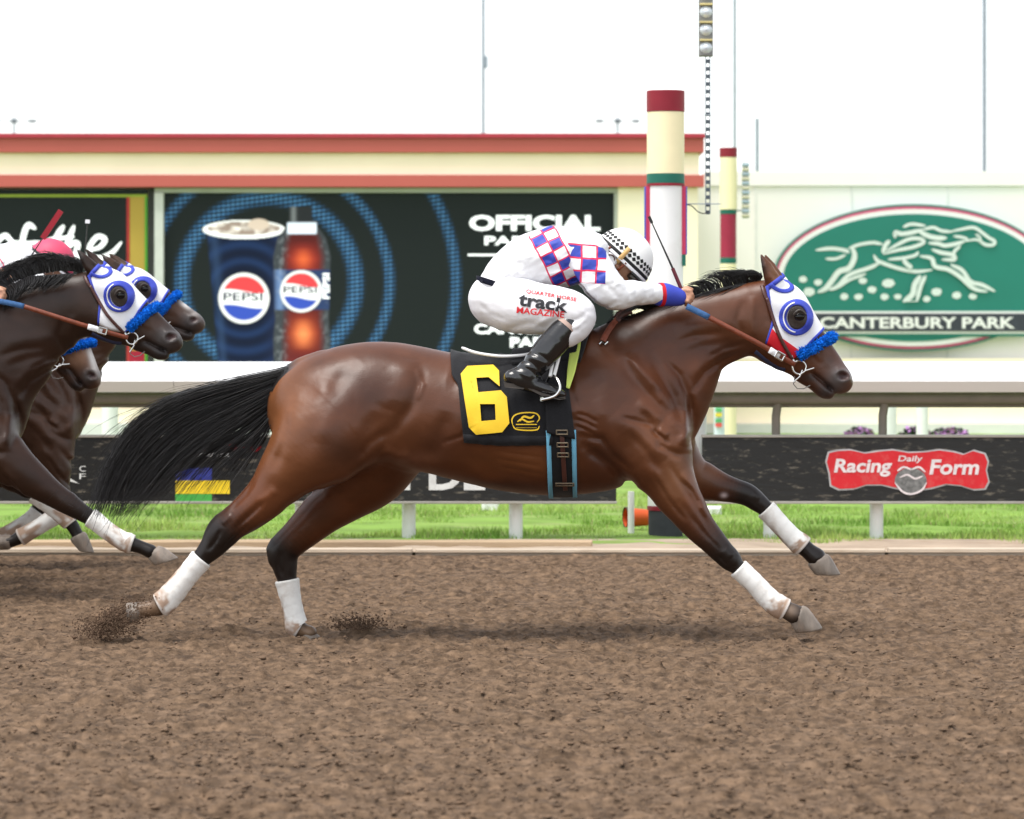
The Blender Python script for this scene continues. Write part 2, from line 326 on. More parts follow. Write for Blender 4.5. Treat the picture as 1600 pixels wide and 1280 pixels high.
# muscle drawing on the flanks: (points, width px, height mm)
MUSC = [([(1012,548),(1030,585),(1050,620),(1062,660)],9,-9), ([(965,560),(985,590),(1015,620),(1045,650)],9,-6), ([(985,555),(1015,600),(1042,640)],13,7),
 ([(1160,548),(1128,562),(1098,582),(1078,615)],6,-7), ([(1140,540),(1105,560),(1075,590)],12,6), ([(1050,515),(1095,505),(1150,505)],14,6), ([(1060,555),(1100,540),(1150,535)],8,-4),
 ([(1075,615),(1082,650),(1074,700)],7,-6), ([(1045,645),(1066,675),(1060,705)],13,8), ([(905,690),(925,705),(950,722),(975,748),(995,760)],10,-13), ([(893,640),(900,670),(915,700)],12,-6),
 ([(960,640),(1000,680),(1035,715)],20,9), ([(930,620),(945,660),(965,700),(990,730)],14,6), ([(1000,640),(1020,670),(1030,700)],7,-6), ([(975,670),(1005,700),(1030,735)],7,-6), ([(1020,690),(1040,700),(1062,712)],6,-6),
 ([(898,643),(915,648),(932,658)],3.,-4), ([(896,652),(914,658),(932,668)],3.,-4), ([(896,662),(912,668),(928,676)],3.,-4),
 ([(1040,720),(1065,757),(1092,800),(1115,840)],5,-6), ([(1060,735),(1082,770),(1100,805)],7,4), ([(1055,775),(1080,810),(1105,842)],6,-4),
 ([(655,565),(658,595),(648,630),(622,665),(600,690)],10,-7), ([(640,560),(632,600),(615,640)],22,7),
 ([(600,700),(625,712),(645,708)],10,7), ([(560,560),(530,600),(500,660),(480,720)],16,-5), ([(470,600),(455,660),(440,710)],18,5), ([(520,590),(510,640),(505,690)],18,5), ([(590,640),(570,690),(540,735)],14,-5),
 ([(505,765),(470,778),(440,795)],8,-4), ([(425,775),(395,800),(370,825)],5,-5), ([(440,760),(410,785)],8,4), ([(368,800),(352,815)],5,4), ([(395,815),(365,842),(345,860)],4,-5),
 ([(700,640),(690,690),(665,715)],14,-5), ([(740,650),(780,700),(840,735),(900,750)],22,5), ([(720,690),(760,735),(830,757)],12,-3), ([(770,700),(850,712)],3,-1.5), ([(770,712),(850,726)],3,-1.5), ([(780,726),(850,738)],3,-1.5),
 ([(700,590),(760,600)],20,-4),
 ([(976,552),(1000,578),(1030,608)],7,6), ([(1035,561),(1060,586),(1076,624),(1077,662)],6,-7), ([(1068,640),(1070,672),(1062,694)],9,7), ([(966,649),(992,656),(1018,664)],5,-6), ([(991,626),(1012,640),(1032,656)],9,6), ([(1012,668),(1030,680),(1044,692)],4,-6), ([(1024,668),(1040,680)],7,5),
 ([(932,600),(950,640),(985,690)],18,5), ([(901,677),(938,683),(956,708),(988,735)],6,-8), ([(1000,720),(1025,745),(1050,785)],9,5), ([(1060,745),(1078,765),(1092,790)],3.5,-6), ([(1016,735),(1042,778),(1070,812)],4,-6),
 ([(652,575),(662,600),(655,625)],5,5), ([(612,668),(580,690),(560,715)],8,-6), ([(690,690),(720,680),(745,660)],4,-3), ([(540,748),(500,762),(470,780)],4,-4), ([(405,745),(390,770),(365,795)],5,-4), ([(455,640),(450,690),(432,735)],8,-4),
 ([(880,560),(890,610),(900,640)],8,-5), ([(1100,560),(1130,545),(1165,535)],5,-5), ([(1040,540),(1085,525),(1130,520)],6,-4), ([(1160,470),(1150,500),(1160,530)],6,-5), ([(1175,462),(1172,500),(1176,535)],7,5)]
MUSC = [(p, w*.92, h*(2.0 if min(q[0] for q in p) > 925 and max(q[1] for q in p) < 725 else 1.7)) for p, w, h in MUSC]
MUSC += [([(352,822),(344,840),(330,858)],3.2,-7), ([(376,822),(362,840),(345,862)],4,4), ([(436,862),(434,885),(438,905)],3.2,-7), ([(452,850),(450,880),(452,905)],4,4), ([(1128,852),(1140,866)],7,5), ([(1118,862),(1134,880)],3,-5), ([(1180,772),(1190,782)],6,4), ([(410,790),(385,812),(366,836)],3,-4), ([(1075,800),(1100,832),(1122,856)],3,-5)]
HMUSC = [([(1262,579),(1274,587),(1288,599),(1302,611)],3.2,-15), ([(1303,584),(1309,579),(1319,579),(1326,585),(1324,593),(1314,597),(1305,593)],3,4), ([(1196,470),(1200,510),(1214,548),(1232,565)],6,4), ([(1214,500),(1219,535)],16,5), ([(1252,500),(1275,530),(1295,556)],5,3), ([(1247,530),(1275,556),(1298,575)],4,3), ([(1260,545),(1285,572)],6,-4),
 ([(1232,478),(1247,480),(1258,490)],5,5), ([(1274,545),(1282,560),(1288,572)],3,-3), ([(1300,567),(1310,575)],5,4)]

NSP = 8
class Horse: pass
def conv(L, T, d):
    "pixel chain -> world chain"
    s = T.s; A = np.array([(*T(a[0], a[1]), a[2]*s, a[3], a[4]) for a in L], float); A = cr(A, NSP); u = d / F
    P = np.stack(((A[:, 0]-800)*u, d-D0+A[:, 3], CH+(HY-A[:, 1])*u), 1); return P, A[:, 2]*u, 1/np.maximum(A[:, 4], .2)
def simil(src, dst, s, rot=0.):
    c, q = cos(radians(rot)), sin(radians(rot))
    def T(x, y):
        x = np.asarray(x, float)-src[0]; y = np.asarray(y, float)-src[1]; return dst[0]+s*(c*x-q*y), dst[1]+s*(q*x+c*y)
    T.s = s; T.rot = rot; return T
IDT = simil((0, 0), (0, 0), 1.)
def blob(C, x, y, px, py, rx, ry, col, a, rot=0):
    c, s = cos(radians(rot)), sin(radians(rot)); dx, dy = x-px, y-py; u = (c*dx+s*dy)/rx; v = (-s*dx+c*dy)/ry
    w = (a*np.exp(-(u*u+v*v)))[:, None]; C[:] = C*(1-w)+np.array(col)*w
def pdist(V, P):
    d = np.full(len(V), 9.); 
    for i in range(len(P)-1):
        q = P[i+1]-P[i]; t = np.clip((V-P[i])@q/(q@q), 0, 1); d = np.minimum(d, np.linalg.norm(V-P[i]-t[:, None]*q, axis=1))
    return d

M_wrap = mat('wrap_white', (.78,.77,.74), .85, .2, attr='Col', var=.06, vscale=25, bump=.35, bscale=300, dirt=(.4,.3,.22), dscale=13, damt=.4)
M_hoof = mat('hoof_horn', (.2,.165,.135), .5, .4, var=.35, vscale=30, bump=.2, bscale=120, dirt=(.25,.17,.12), dscale=25, damt=.6, stretch=(1,1,.3))
M_hair = mat('black_hair', (.012,.010,.010), .38, .5, var=.3, vscale=40)
M_eye = mat('eye_dark', (.005,.0035,.003), .1, .35, var=.1)
M_hood = mat('hood_white', (.8,.8,.82), .7, .3, var=.03, bump=.12, bscale=180)
M_blue = mat('trim_blue', s2l(58,72,176), .6, .3, var=.08, bump=.1, bscale=200)
M_red = mat('trim_red', s2l(190,20,35), .6, .3, var=.08)
M_leather = mat('bridle_leather', s2l(118,58,36), .45, .5, var=.25, vscale=40, bump=.15, bscale=200)
M_dleather = mat('dark_leather', s2l(72,38,32), .4, .5, var=.25, vscale=40, bump=.15, bscale=200)
M_steel = mat('polished_steel', (.62,.62,.6), .22, .5, metal=1, var=.08, vscale=40)
M_fuzz = mat('blue_fleece', s2l(20,105,205), .95, .1, var=.25, vscale=60)
M_grip = mat('rein_grip', s2l(62,96,140), .85, .2, var=.2, vscale=60, bump=.3, bscale=300)

def make_horse(name, label, d, T, TH, fores, hinds, neck, base, h, muscle=True, hooves=None, wraps=None, dock=True, eye_side=True, ears=True, ycut=.55, hpt=None, blaze=None, yoff=0.):
    H = Horse(); u = d/F; H.u = u; H.d = d; H.TH = TH; H.T = T; H.name = name
    org = (W(*T(760, 660), d)[0], d-D0, 0.); H.root = thing(name, org, label, 'horse', 'racehorses galloping on the dirt track')
    ch = {}
    for k, L, TT in [('T', TORSO, T), ('N', neck[0], neck[1]), ('H', HEAD, TH), ('L', LIP, TH), ('J', JAW, TH)] + [(k, L, TT) for k, L, TT in fores+hinds]: ch[k] = conv(L, TT, d)
    H.ch = ch; lo = np.min([c[0].min(0)-c[1].max() for c in ch.values()], 0); hi = np.max([c[0].max(0)+c[1].max() for c in ch.values()], 0)
    lo[1] = d-D0-.42; hi[1] = d-D0+.42; hi[2] += .14; hi[0] += .06; lo[2] -= .02; lo[0] -= .1
    v = Vol(lo, hi, h); H.vol = v
    v.add(*ch['T'], .03)
    for k, _, _ in hinds: v.add(*ch[k], k=.05)
    v.add(*ch['N'], .09)
    for k, _, _ in fores: v.add(*ch[k], k=.045)
    v.add(*ch['H'], .035); v.add(*ch['J'], k=.035); v.add(*ch['L'], k=.008)
    def pt(TT, x, y, yy): return W(*TT(x, y), d, yy)
    if dock:
        v.add([pt(T,500,572,0), pt(T,470,577,0), pt(T,440,590,0), pt(T,405,602,0)], np.array((20,16,12,7))*u*T.s, 1, .03)
    for sg in (-1, 1):   # croup point of hip, cheek, brow, nostril, ears
        v.add([pt(TH,1240,484,sg*.082), pt(TH,1254,500,sg*.078)], [.028,.022], 1.4, .02)
        v.add([pt(TH,1308,584,sg*.035), pt(TH,1317,592,sg*.034)], [.03,.024], 1, .012)
        v.sub([pt(TH,1309,588,sg*.074), pt(TH,1315,586,sg*.070), pt(TH,1322,587,sg*.062)], [.016,.025,.018], 1, .006)
        e = 0 if sg < 0 else 10
        v.add([pt(TH,1210+e,446,sg*.05), pt(TH,1203+e,432,sg*.062), pt(TH,1196+e,416,sg*.066), pt(TH,1187.5+e,399,sg*.06)], np.array((14,11.5,8.,2.2))*u*TH.s, 1.2, .012)
        v.sub([pt(TH,1212+e,436,sg*.088), pt(TH,1204+e,424,sg*.092), pt(TH,1197+e,408,sg*.08)], np.array((6,5.5,2.))*u*TH.s, 1, .004)
    for k, TT, hk in [(k, TT, (((366,804),(349,811),(342,820),(338,835)) if k == 'HN' else ((441,846),(428,853),(421,862),(424,880)))) for k, _, TT in hinds]:
        yy = -.15 if k == 'HN' else .15; v.add([pt(TT,x,y,yy) for x, y in hk], np.array((12,9.5,8.5,8))*u*TT.s, 1.25, .02)
    def st(L, TT): return [(np.array([(W(*TT(a, b), d)[0], W(*TT(a, b), d)[2]) for a, b in P]), w*u*TT.s, hh/1000) for P, w, hh in L]
    v.relief(st(MUSC, T) if muscle else st([m for m in MUSC if True], T)); v.relief(st(HMUSC, TH))
    xx, zz = np.meshgrid(v.ax[0], v.ax[2], indexing='ij'); v.f += ((fbm(xx*14+3, zz*14+8, 3)-.5)*.0035).astype(np.float32)[:, None, :]
    V, Q = v.nets(2)
    # ---- vertex colour: bay with black points, lighter and darker patches
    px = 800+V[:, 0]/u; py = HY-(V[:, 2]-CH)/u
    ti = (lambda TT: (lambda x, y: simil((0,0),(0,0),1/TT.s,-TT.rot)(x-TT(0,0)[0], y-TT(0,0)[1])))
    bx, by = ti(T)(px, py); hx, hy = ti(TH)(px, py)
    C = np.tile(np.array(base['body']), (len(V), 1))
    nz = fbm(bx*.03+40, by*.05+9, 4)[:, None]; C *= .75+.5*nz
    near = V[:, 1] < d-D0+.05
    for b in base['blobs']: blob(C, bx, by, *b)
    blk = np.array(base['points'])
    for k, start, end in (('FN',3.4,7.2),('FF',3.2,5.8),('HN',3.5,6.0),('HF',3.2,5.8),('F2',2,5),('F3',2,5)):
        if k not in ch: continue
        P = ch[k][0][::2]; Rr = ch[k][1][::2]; bb = ((V > P.min(0)-.12) & (V < P.max(0)+.12)).all(1); vi = np.nonzero(bb)[0]; Vb = V[vi]
        D2 = ((Vb[:, None, :]-P[None])**2).sum(2); i = np.argmin(D2, 1); dd = np.sqrt(D2[np.arange(len(vi)), i]); ci = i*2./NSP
        wv = np.clip((ci-start)/(end-start), 0, 1)*np.clip((Rr[i]*1.5+.03-dd)/.02, 0, 1); w = np.zeros(len(V)); w[vi] = wv
        w = (w*w*(3-2*w))[:, None]*.96; C = C*(1-w)+blk*w
    # head: dark muzzle, inside of nostril, ear tips
    for b in base['head']: blob(C, hx, hy, *b)
    nm = (hx > 1300) & (hx < 1330) & (hy > 574) & (hy < 600)
    inn = np.exp(-(((hx-1315.5)/9)**2+((hy-587)/6.2)**2)**2)[:, None]*nm[:, None]; rq = np.sqrt(((hx-1315.5)/11)**2+((hy-587)/8)**2); rim = (np.exp(-((rq-1.15)/.22)**2)*.6*nm)[:, None]; C = C*(1-rim)+np.array((.11,.10,.10))*rim; C = C*(1-inn)+np.array((.03,.008,.008))*inn
    dk = np.clip((500-bx)/60, 0, 1)*np.exp(-((by-592)/16)**2)*(np.abs(V[:, 1]-(d-D0)) < .1); dk = np.where(bx < 470, np.clip((470-bx)/20, 0, 1)*(by < 612)*(np.abs(V[:, 1]-(d-D0)) < .08), 0)[:, None]; C = C*(1-dk)+np.array((.012,.01,.01))*dk
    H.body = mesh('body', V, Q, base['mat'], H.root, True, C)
    # ---- hooves and wraps
    for (a, b, c, e, yy), TT in (hooves or []):
        a, b, c, e = [np.array(TT(*q)) for q in (a, b, c, e)]; R = []; mid = []
        for t, bul in ((-.14,.82),(-.04,.97),(.08,1.04),(.35,1.05),(.65,1.03),(.92,1.0),(1,.93)):
            p = a+(c-a)*t; q = b+(e-b)*t; m = (p+q)/2; hw = (q-p)/2*bul; hy_ = np.linalg.norm(hw)*u*.98
            R.append([(*(m+hw*cos(th)), hy_*sin(th)*(1 if cos(th) > -.2 else .85)) for th in np.linspace(0, 2*pi, 22, endpoint=False)])
        R = np.array(R); X = np.stack(((R[..., 0]-800)*u, d-D0+yy+R[..., 2], CH+(HY-R[..., 1])*u), -1); n, m_ = X.shape[:2]
        Fq = [tuple(f) for f in grid_faces(n, m_, True)] + [tuple(range(m_))[::-1], tuple(range((n-1)*m_, n*m_))]
        hf = mesh('hoof', X.reshape(-1, 3), Fq, M_hoof, H.root)
    for k, i0, i1 in (wraps or []):
        P, R, K = ch[k]; sel = np.arange(int(i0*NSP), int(i1*NSP)+1); c = P[sel]; r = R[sel]*1.06+.0085
        Tn = np.gradient(c, axis=0); Tn /= np.linalg.norm(Tn, axis=1, keepdims=True); n = len(sel); th = np.linspace(0, 2*pi, 29)[:-1]
        N = np.stack((-Tn[:, 2], 0*Tn[:, 0], Tn[:, 0]), 1); ring = []
        rep = 2; tt = np.linspace(0, n-1, (n-1)*rep+1); ip = lambda A: np.stack([np.interp(tt, np.arange(n), A[:, j]) for j in range(A.shape[1])], 1)
        c2, N2, r2 = ip(c), ip(N), np.interp(tt, np.arange(n), r); L = np.r_[0, np.cumsum(np.linalg.norm(np.diff(c2, axis=0), axis=1))]
        for j in range(len(tt)):
            turn = ((L[j]/.045 + th/(2*pi)) % 1)           # overlapping spiral turns
            rr = r2[j]+.0013*turn; rr = rr*(1 if 0 < j < len(tt)-1 else .93)
            ring.append(c2[j]+rr[:, None]*(np.cos(th)[:, None]*N2[j]+np.sin(th)[:, None]*np.array((0, 1., 0))/K[sel[0]]**0))
        ring = np.array(ring); sa, sb = np.meshgrid(np.linspace(0, 1, len(tt)), th, indexing='ij')      # mud splashed up the lower turns
        fr = .5-.5*np.cos(sb); w = np.clip((sa-.62+.3*fr+(fbm(sa*5+len(ch)+i0, np.cos(sb)*2+3, 3)-.5)*1.3)*2.6, 0, .85)*np.clip((.97-sa)*12+.35, .35, 1); w = w.ravel()[:, None]; cw = np.array((.78,.77,.74))*(1-w)+np.array((.3,.17,.095))*w
        shell(ring, len(tt), 28, np.zeros_like(ring)+(c2[:, None, :]-ring)*.25, 'leg_wrap', M_wrap, H.root, wrap=True, col=np.vstack((cw, cw)))
    # ---- eyes
    for sg in (-1, 1):
        c = pt(TH, 1246, 495, 0); y = v.front(np.array([c[0]]), np.array([c[2]]))[0] if sg < 0 else 0
        cy = (y if sg < 0 else 2*(d-D0)-H.eyey); 
        if sg < 0: H.eyey = y
        Vs = []; n1, n2 = 14, 24; rx, ry, rz = .022, .015, .017
        for i in range(n1+1):
            for j in range(n2): a = pi*i/n1; b = 2*pi*j/n2; Vs.append((c[0]+rx*sin(a)*cos(b), cy-sg*.006+ry*cos(a), c[2]+rz*sin(a)*sin(b)))
        mesh('eye', Vs, grid_faces(n1+1, n2, True), M_eye, H.root)
    return H

def hmap(H, TT, off, iso=0.):
    def f(x, y):
        X, Y = TT(x, y); wx = (X-800)*H.u; wz = CH+(HY-Y)*H.u; yy = fillnan(H.vol.front(wx, wz, iso=iso)); return np.stack((wx, yy-off, wz), 1)
    return f
def strap(H, pts, w, name, m, parent, TT=None, off=.006, th=.008, n=7, both=False, sm=1):
    "leather strap lying on the near side (and mirrored on the far side)"
    TT = TT or H.TH; P = cr(np.array(pts, float), n); T_ = np.gradient(P, axis=0); T_ /= np.linalg.norm(T_, axis=1, keepdims=True); N = np.stack((-T_[:, 1], T_[:, 0]), 1)
    rows = [hmap(H, TT, off)(*(P+N*(w*.5*k)).T) for k in (-1, -.5, 0, .5, 1)]
    yc = rows[2][:, 1].copy()
    for _ in range(sm): yc = np.convolve(np.pad(yc, 2, 'edge'), np.ones(5)/5, 'valid')
    for k, r in zip((-1, -.5, 0, .5, 1), rows):
        r[:, 1] = np.minimum(yc + .35*(r[:, 1]-rows[2][:, 1]), yc+.02) if r is not rows[2] else yc
    rows[2][:, 1] = yc; rows[0][:, 1] += .003; rows[4][:, 1] += .003; G = np.stack(rows, 1); t = np.zeros_like(G); t[..., 1] = th
    o = shell(G, len(P), 5, t, name, m, parent)
    if both:
        G2 = G.copy(); G2[..., 1] = 2*(H.d-D0)-G2[..., 1]; shell(G2[:, ::-1], len(P), 5, -t[:, ::-1], name, m, parent)
    return o
def patch(H, fun, n, m_, name, mt, parent, TT, off, th=.004, wrap=False, iso=0.):
    "sheet fun(a, b) in head pixels laid on the near side"
    a, b = np.meshgrid(np.linspace(0, 1, n), np.linspace(0, 1, m_+1)[:-1] if wrap else np.linspace(0, 1, m_), indexing='ij'); x, y = fun(a.ravel(), b.ravel())
    G = hmap(H, TT, off, iso)(x, y).reshape(n, m_, 3); t = np.zeros_like(G); t[..., 1] = th; return shell(G, n, m_, t, name, mt, parent, wrap)

def tack_head(H, chin=M_red, rein=None, full=True):
    TH, d, u, R = H.TH, H.d, H.u, H.root
    if full:
        ax = np.array((.684, .729)); nn = np.array((.729, -.684)); A = np.array((1196., 457.))
        ths = np.radians(np.linspace(-150, 150, 73)); ss = np.linspace(0, 1, 30); O = np.zeros((30, 73, 3)); Dv = np.zeros((30, 73, 3))
        def rear(th):
            t = abs(math.degrees(th)); return -9+6*np.cos(th) if t < 80 else np.interp(t, (80, 105, 125, 150), (-8, 12, 36, 56))
        for j, th in enumerate(ths):
            for i, q in enumerate(ss):
                s_ = rear(th)+(105-rear(th))*q; p = A+ax*s_; X, Y = TH(*p); O[i, j] = W(X, Y, d)
                e = np.array(TH(*(p+nn)))-np.array((X, Y)); e = e/np.linalg.norm(e); Dv[i, j] = (cos(th)*e[0], -sin(th), -cos(th)*e[1])
        t = H.vol.ray(O, Dv, .32)
        for _ in range(2):
            t[:, 1:-1] = .25*t[:, :-2]+.5*t[:, 1:-1]+.25*t[:, 2:]; t[1:-1] = .25*t[:-2]+.5*t[1:-1]+.25*t[2:]
        G = O+Dv*(t+.007)[..., None]; hood = shell(G, 30, 73, -Dv*.006, 'hood', M_hood, R); H.hoodG = (G, Dv)
        for nm, sl in (('hood_edge', slice(0, 3)), ('hood_edge', slice(28, 30))):
            e = G[sl]+Dv[sl]*.0022; shell(e, e.shape[0], 73, -Dv[sl]*.006, nm, M_blue, hood)
        if chin is not None:
            for js in (slice(0, 5), slice(68, 73)): e = G[2:, js]+Dv[2:, js]*.0026; shell(e, 28, 5, -Dv[2:, js]*.006, 'chin_trim', chin, hood)
        ring = lambda cx, cy, r0x, r0y, r1x, r1y: (lambda a, b: (cx+(r0x+(r1x-r0x)*a)*np.cos(2*pi*b), cy+(r0y+(r1y-r0y)*a)*np.sin(2*pi*b)))
        skin = mat('eyelid_skin', (.042,.032,.027), .45, .5, var=.3, vscale=80, bump=.3, bscale=200)
        patch(H, ring(1245,496,.5,.5,17,20), 6, 36, 'eye_hole', skin, hood, TH, .003, .006, True, .010)
        patch(H, ring(1242,496,16,19,27.5,28.5), 4, 40, 'eye_ring', M_blue, hood, TH, .004, .010, True, .012)
        patch(H, (lambda a, b: (1243+(20.5+2*a)*np.cos(1.7+b*2.8), 496+(22.5+2*a)*np.sin(1.7+b*2.8))), 3, 30, 'ring_piping', M_hood, hood, TH, .0058, .004, False, .0125)
        lid = MB(); lp = hmap(H, TH, .009, .012)(np.array([1236.,1240,1246,1252,1256]), np.array([494.,488,485,488,493])); lid.tube(cr(lp, 4), [.002]+[.005]*15+[.002], 8); lid.build('eyelid', skin, hood, True)
        for o in [c for c in R.children if c.name.startswith('eye') and not c.name.startswith('eye_')][:1]: o.location.y -= .010
        def onhood(r, c):
            r = np.clip(r, 0, 28.999); c = np.clip(c, 0, 71.999); i = r.astype(int); j = c.astype(int); a = (r-i)[..., None]; b = (c-j)[..., None]
            f = lambda Q: (Q[i, j]*(1-a)+Q[i+1, j]*a)*(1-b)+(Q[i, j+1]*(1-a)+Q[i+1, j+1]*a)*b
            return f(G)+f(Dv)*.004, f(Dv)
        for sg in (1, -1):
            A_, B_ = np.meshgrid(np.linspace(0, 1, 4), np.linspace(-1.75, 1.75, 22), indexing='ij'); rad = 4.9+1.9*A_
            e, f = onhood(1.2+rad*np.cos(B_), 36+sg*(9.5+(rad+1.2)*np.sin(B_))); shell(e, 4, 22, -f*.006, 'ear_trim', M_blue, hood)
        strap(H, [(1196,466),(1203,490),(1213,520),(1224,542),(1236,562)], 5.5, 'cheek_strap', M_dleather, R, off=.016, both=True)
        strap(H, [(1189,446),(1192,458),(1197,470)], 6, 'crown_strap', M_dleather, R, off=.012, both=True)
        strap(H, [(1179,549),(1195,562),(1212,573),(1226,578)], 7, 'throat_strap', mat('strap_navy', (.02,.024,.06), .6, .4), R, off=.006)
    # fleece noseband: a thick roll across the nose bone
    def roll(a, far=False):
        pass
    pth = [(1246,556,-.066),(1256,550,-.074),(1270,543,-.074),(1285,534,-.06),(1296,529,-.035),(1301,527,0),(1296,529,.035),(1285,534,.06),(1270,543,.074),(1256,550,.074)]
    c = cr(np.array([W(*TH(a, b), d, yy) for a, b, yy in pth]), 8); N = 2600
    i = rng.integers(0, len(c), N); tang = np.gradient(c, axis=0)[i]; tang /= np.linalg.norm(tang, axis=1, keepdims=True)
    q = rng.normal(size=(N, 3)); q -= (q*tang).sum(1, keepdims=True)*tang; q /= np.linalg.norm(q, axis=1, keepdims=True)
    st = c[i]+tang*rng.uniform(-.004, .004, (N, 1)); l = rng.uniform(.016, .027, (N, 1)); S = np.stack([st+q*l*k+rng.normal(size=(N, 3))*.0025*k for k in (.35, .7, 1)], 1)
    fz = MB(); fz.tube(c, [.012]+[.017]*(len(c)-2)+[.012], 10); nb = fz.build('noseband', M_fuzz, R, True)
    strands(S, np.array((.0036,.003,.0012)), 'fleece', M_fuzz, nb)
    # bit: ring, cheek bars, chin strap
    bt = MB(); cx, cy = TH(1247, 574); y0 = fillnan(H.vol.front(np.array([W(cx,cy,d)[0]]), np.array([W(cx,cy,d)[2]])))[0]-.014; H.bity = y0
    a = np.linspace(0, 2*pi, 25); bt.tube([(*W(cx+10.5*TH.s*cos(t), cy+10.5*TH.s*sin(t), d)[[0]], y0, W(cx, cy+10.5*TH.s*sin(t), d)[2]) for t in a], .0042, 8, False)
    def wp(x, y, dy=0): p = W(*TH(x, y), d); return (p[0], y0+dy, p[2])
    bt.tube([wp(1247,586,-.004), wp(1257,579,-.006), wp(1270,575,-.004)], .0038, 8); bt.tube([wp(1238,597,-.003), wp(1248,588,-.005), wp(1252,578,-.004)], .0036, 8)
    bit = bt.build('bit', M_steel, R, True)
    cs = MB(); cs.tube([wp(*p) for p in ((1240,588),(1238,600),(1244,607),(1254,607),(1264,602))], .0022, 6); cs.build('bit_cord', mat('cord_grey', (.16,.15,.14), .6, .4), bit, True)
    bk = MB(); p0 = wp(1236,560,-.004); bk.tube([wp(1234,556,-.003), wp(1238,566,-.003)], .009, 8); bk.build('buckle', M_steel, bit, True)
    if rein:
        P = cr(np.array(rein, float), 6); n = len(P); T2 = np.gradient(P, axis=0); T2 /= np.linalg.norm(T2, axis=1, keepdims=True)
        X = np.array([W(a, b, d) for a, b, _ in P]); X[:, 1] = d-D0+P[:, 2]; N2 = np.stack((T2[:, 1], 0*T2[:, 0], T2[:, 0]), 1); N2 /= np.linalg.norm(N2, axis=1, keepdims=True)
        G = np.stack([X+N2*.0105*k for k in (-1, 0, 1)], 1); G[:, 1, 1] -= .002; t = np.zeros_like(G); t[..., 1] = .005; rn = shell(G, n, 3, t, 'rein', M_leather, R)
        k = int(n*.27); Gg = np.stack([X[:k]+N2[:k]*.0125*q for q in (-1, 0, 1)], 1); Gg[..., 1] -= .003; tt = np.zeros_like(Gg); tt[..., 1] = .01; shell(Gg, k, 3, tt, 'rein_grip', M_grip, rn)
        k = int(n*.79); c = X[k]; b = MB()
        q = X[k+2]-X[k]; q /= np.linalg.norm(q); w = np.array((-q[2], 0, q[0]))
        for s0 in (-1, 1): b.tube([c+q*.02*s0-w*.014-(0,.007,0), c+q*.02*s0+w*.014-(0,.007,0)], .004, 6)
        for s0 in (-1, 1): b.tube([c-q*.02+w*.014*s0-(0,.007,0), c+q*.02+w*.014*s0-(0,.007,0)], .004, 6)
        b.build('rein_buckle', M_steel, rn, True); sl = slice(k-3, k+1); Gk = np.stack([X[sl]+N2[sl]*.013*q2 for q2 in (-1, 0, 1)], 1); Gk[..., 1] -= .005; tk = np.zeros_like(Gk); tk[..., 1] = .008
        shell(Gk, 4, 3, tk, 'rein_keeper', M_hood, rn)
        X2 = X.copy(); X2[:, 1] = 2*(d-D0)-X2[:, 1]; G = np.stack([X2+N2*.0105*k for k in (-1, 0, 1)], 1); shell(G, n, 3, t, 'rein', M_leather, R)

def hairs(guides, N, n, jit, yj, d, TT, name, m, parent, r, tipjit=1., lenv=(.75, 1.1), wts=None, y0=0.):
    Gd = np.array([cr(np.array([TT(*p) for p in g], float), 8) if True else 0 for g in guides], dtype=object)
    Gs = [np.stack([np.interp(np.linspace(0, 1, n), np.linspace(0, 1, len(g)), np.asarray(g, float)[:, k]) for k in (0, 1)], 1) for g in Gd]; Gs = np.array(Gs)
    t = rng.random(N)*(len(Gs)-1) if wts is None else np.interp(rng.random(N), np.linspace(0, 1, len(wts)), wts)*(len(Gs)-1)
    i = np.minimum(t.astype(int), len(Gs)-2); f = (t-i)[:, None, None]; S = Gs[i]*(1-f)+Gs[i+1]*f
    u = np.linspace(0, 1, n)
    L = rng.uniform(*lenv, N)[:, None]; idx = np.clip(u[None]*L, 0, 1)*(n-1); a = np.floor(idx).astype(int).clip(0, n-2); ff = (idx-a)[..., None]; S = np.take_along_axis(S, a[..., None].repeat(2, 2), 1)*(1-ff)+np.take_along_axis(S, (a+1)[..., None].repeat(2, 2), 1)*ff
    clump = rng.integers(0, max(2, N//14), N); cp = rng.normal(size=(N//14+2, 6))
    w1 = (cp[clump, 0:1]*jit*u**1.3+rng.normal(size=(N, 1))*jit*.35*u); w2 = (cp[clump, 1:2]*jit*u**1.3+rng.normal(size=(N, 1))*jit*.35*u)
    wav = jit*.95*np.sin(u*6*(1+.3*cp[clump, 2:3])+cp[clump, 3:4]*3)*u
    S[..., 0] += w1+rng.normal(size=(N, 1))*.12*jit; S[..., 1] += w2*.8+wav*.5+rng.normal(size=(N, 1))*.12*jit
    y = (cp[clump, 4:5]*.5+rng.normal(size=(N, 1))*.6)*yj*(.25+.75*u)+y0
    uu = d/F; X = np.stack(((S[..., 0]-800)*uu, d-D0+y, CH+(HY-S[..., 1])*uu), -1)
    rr = r*np.clip(1.15-u**2.5, .12, 1); return strands(X, rr[None], name, m, parent)
M_coat = mat('bay_coat', rough=.40, spec=.28, coat=.10, attr='Col', var=.18, vscale=9, bump=.06, bscale=220, rvar=.06, stretch=(.5,1,1))
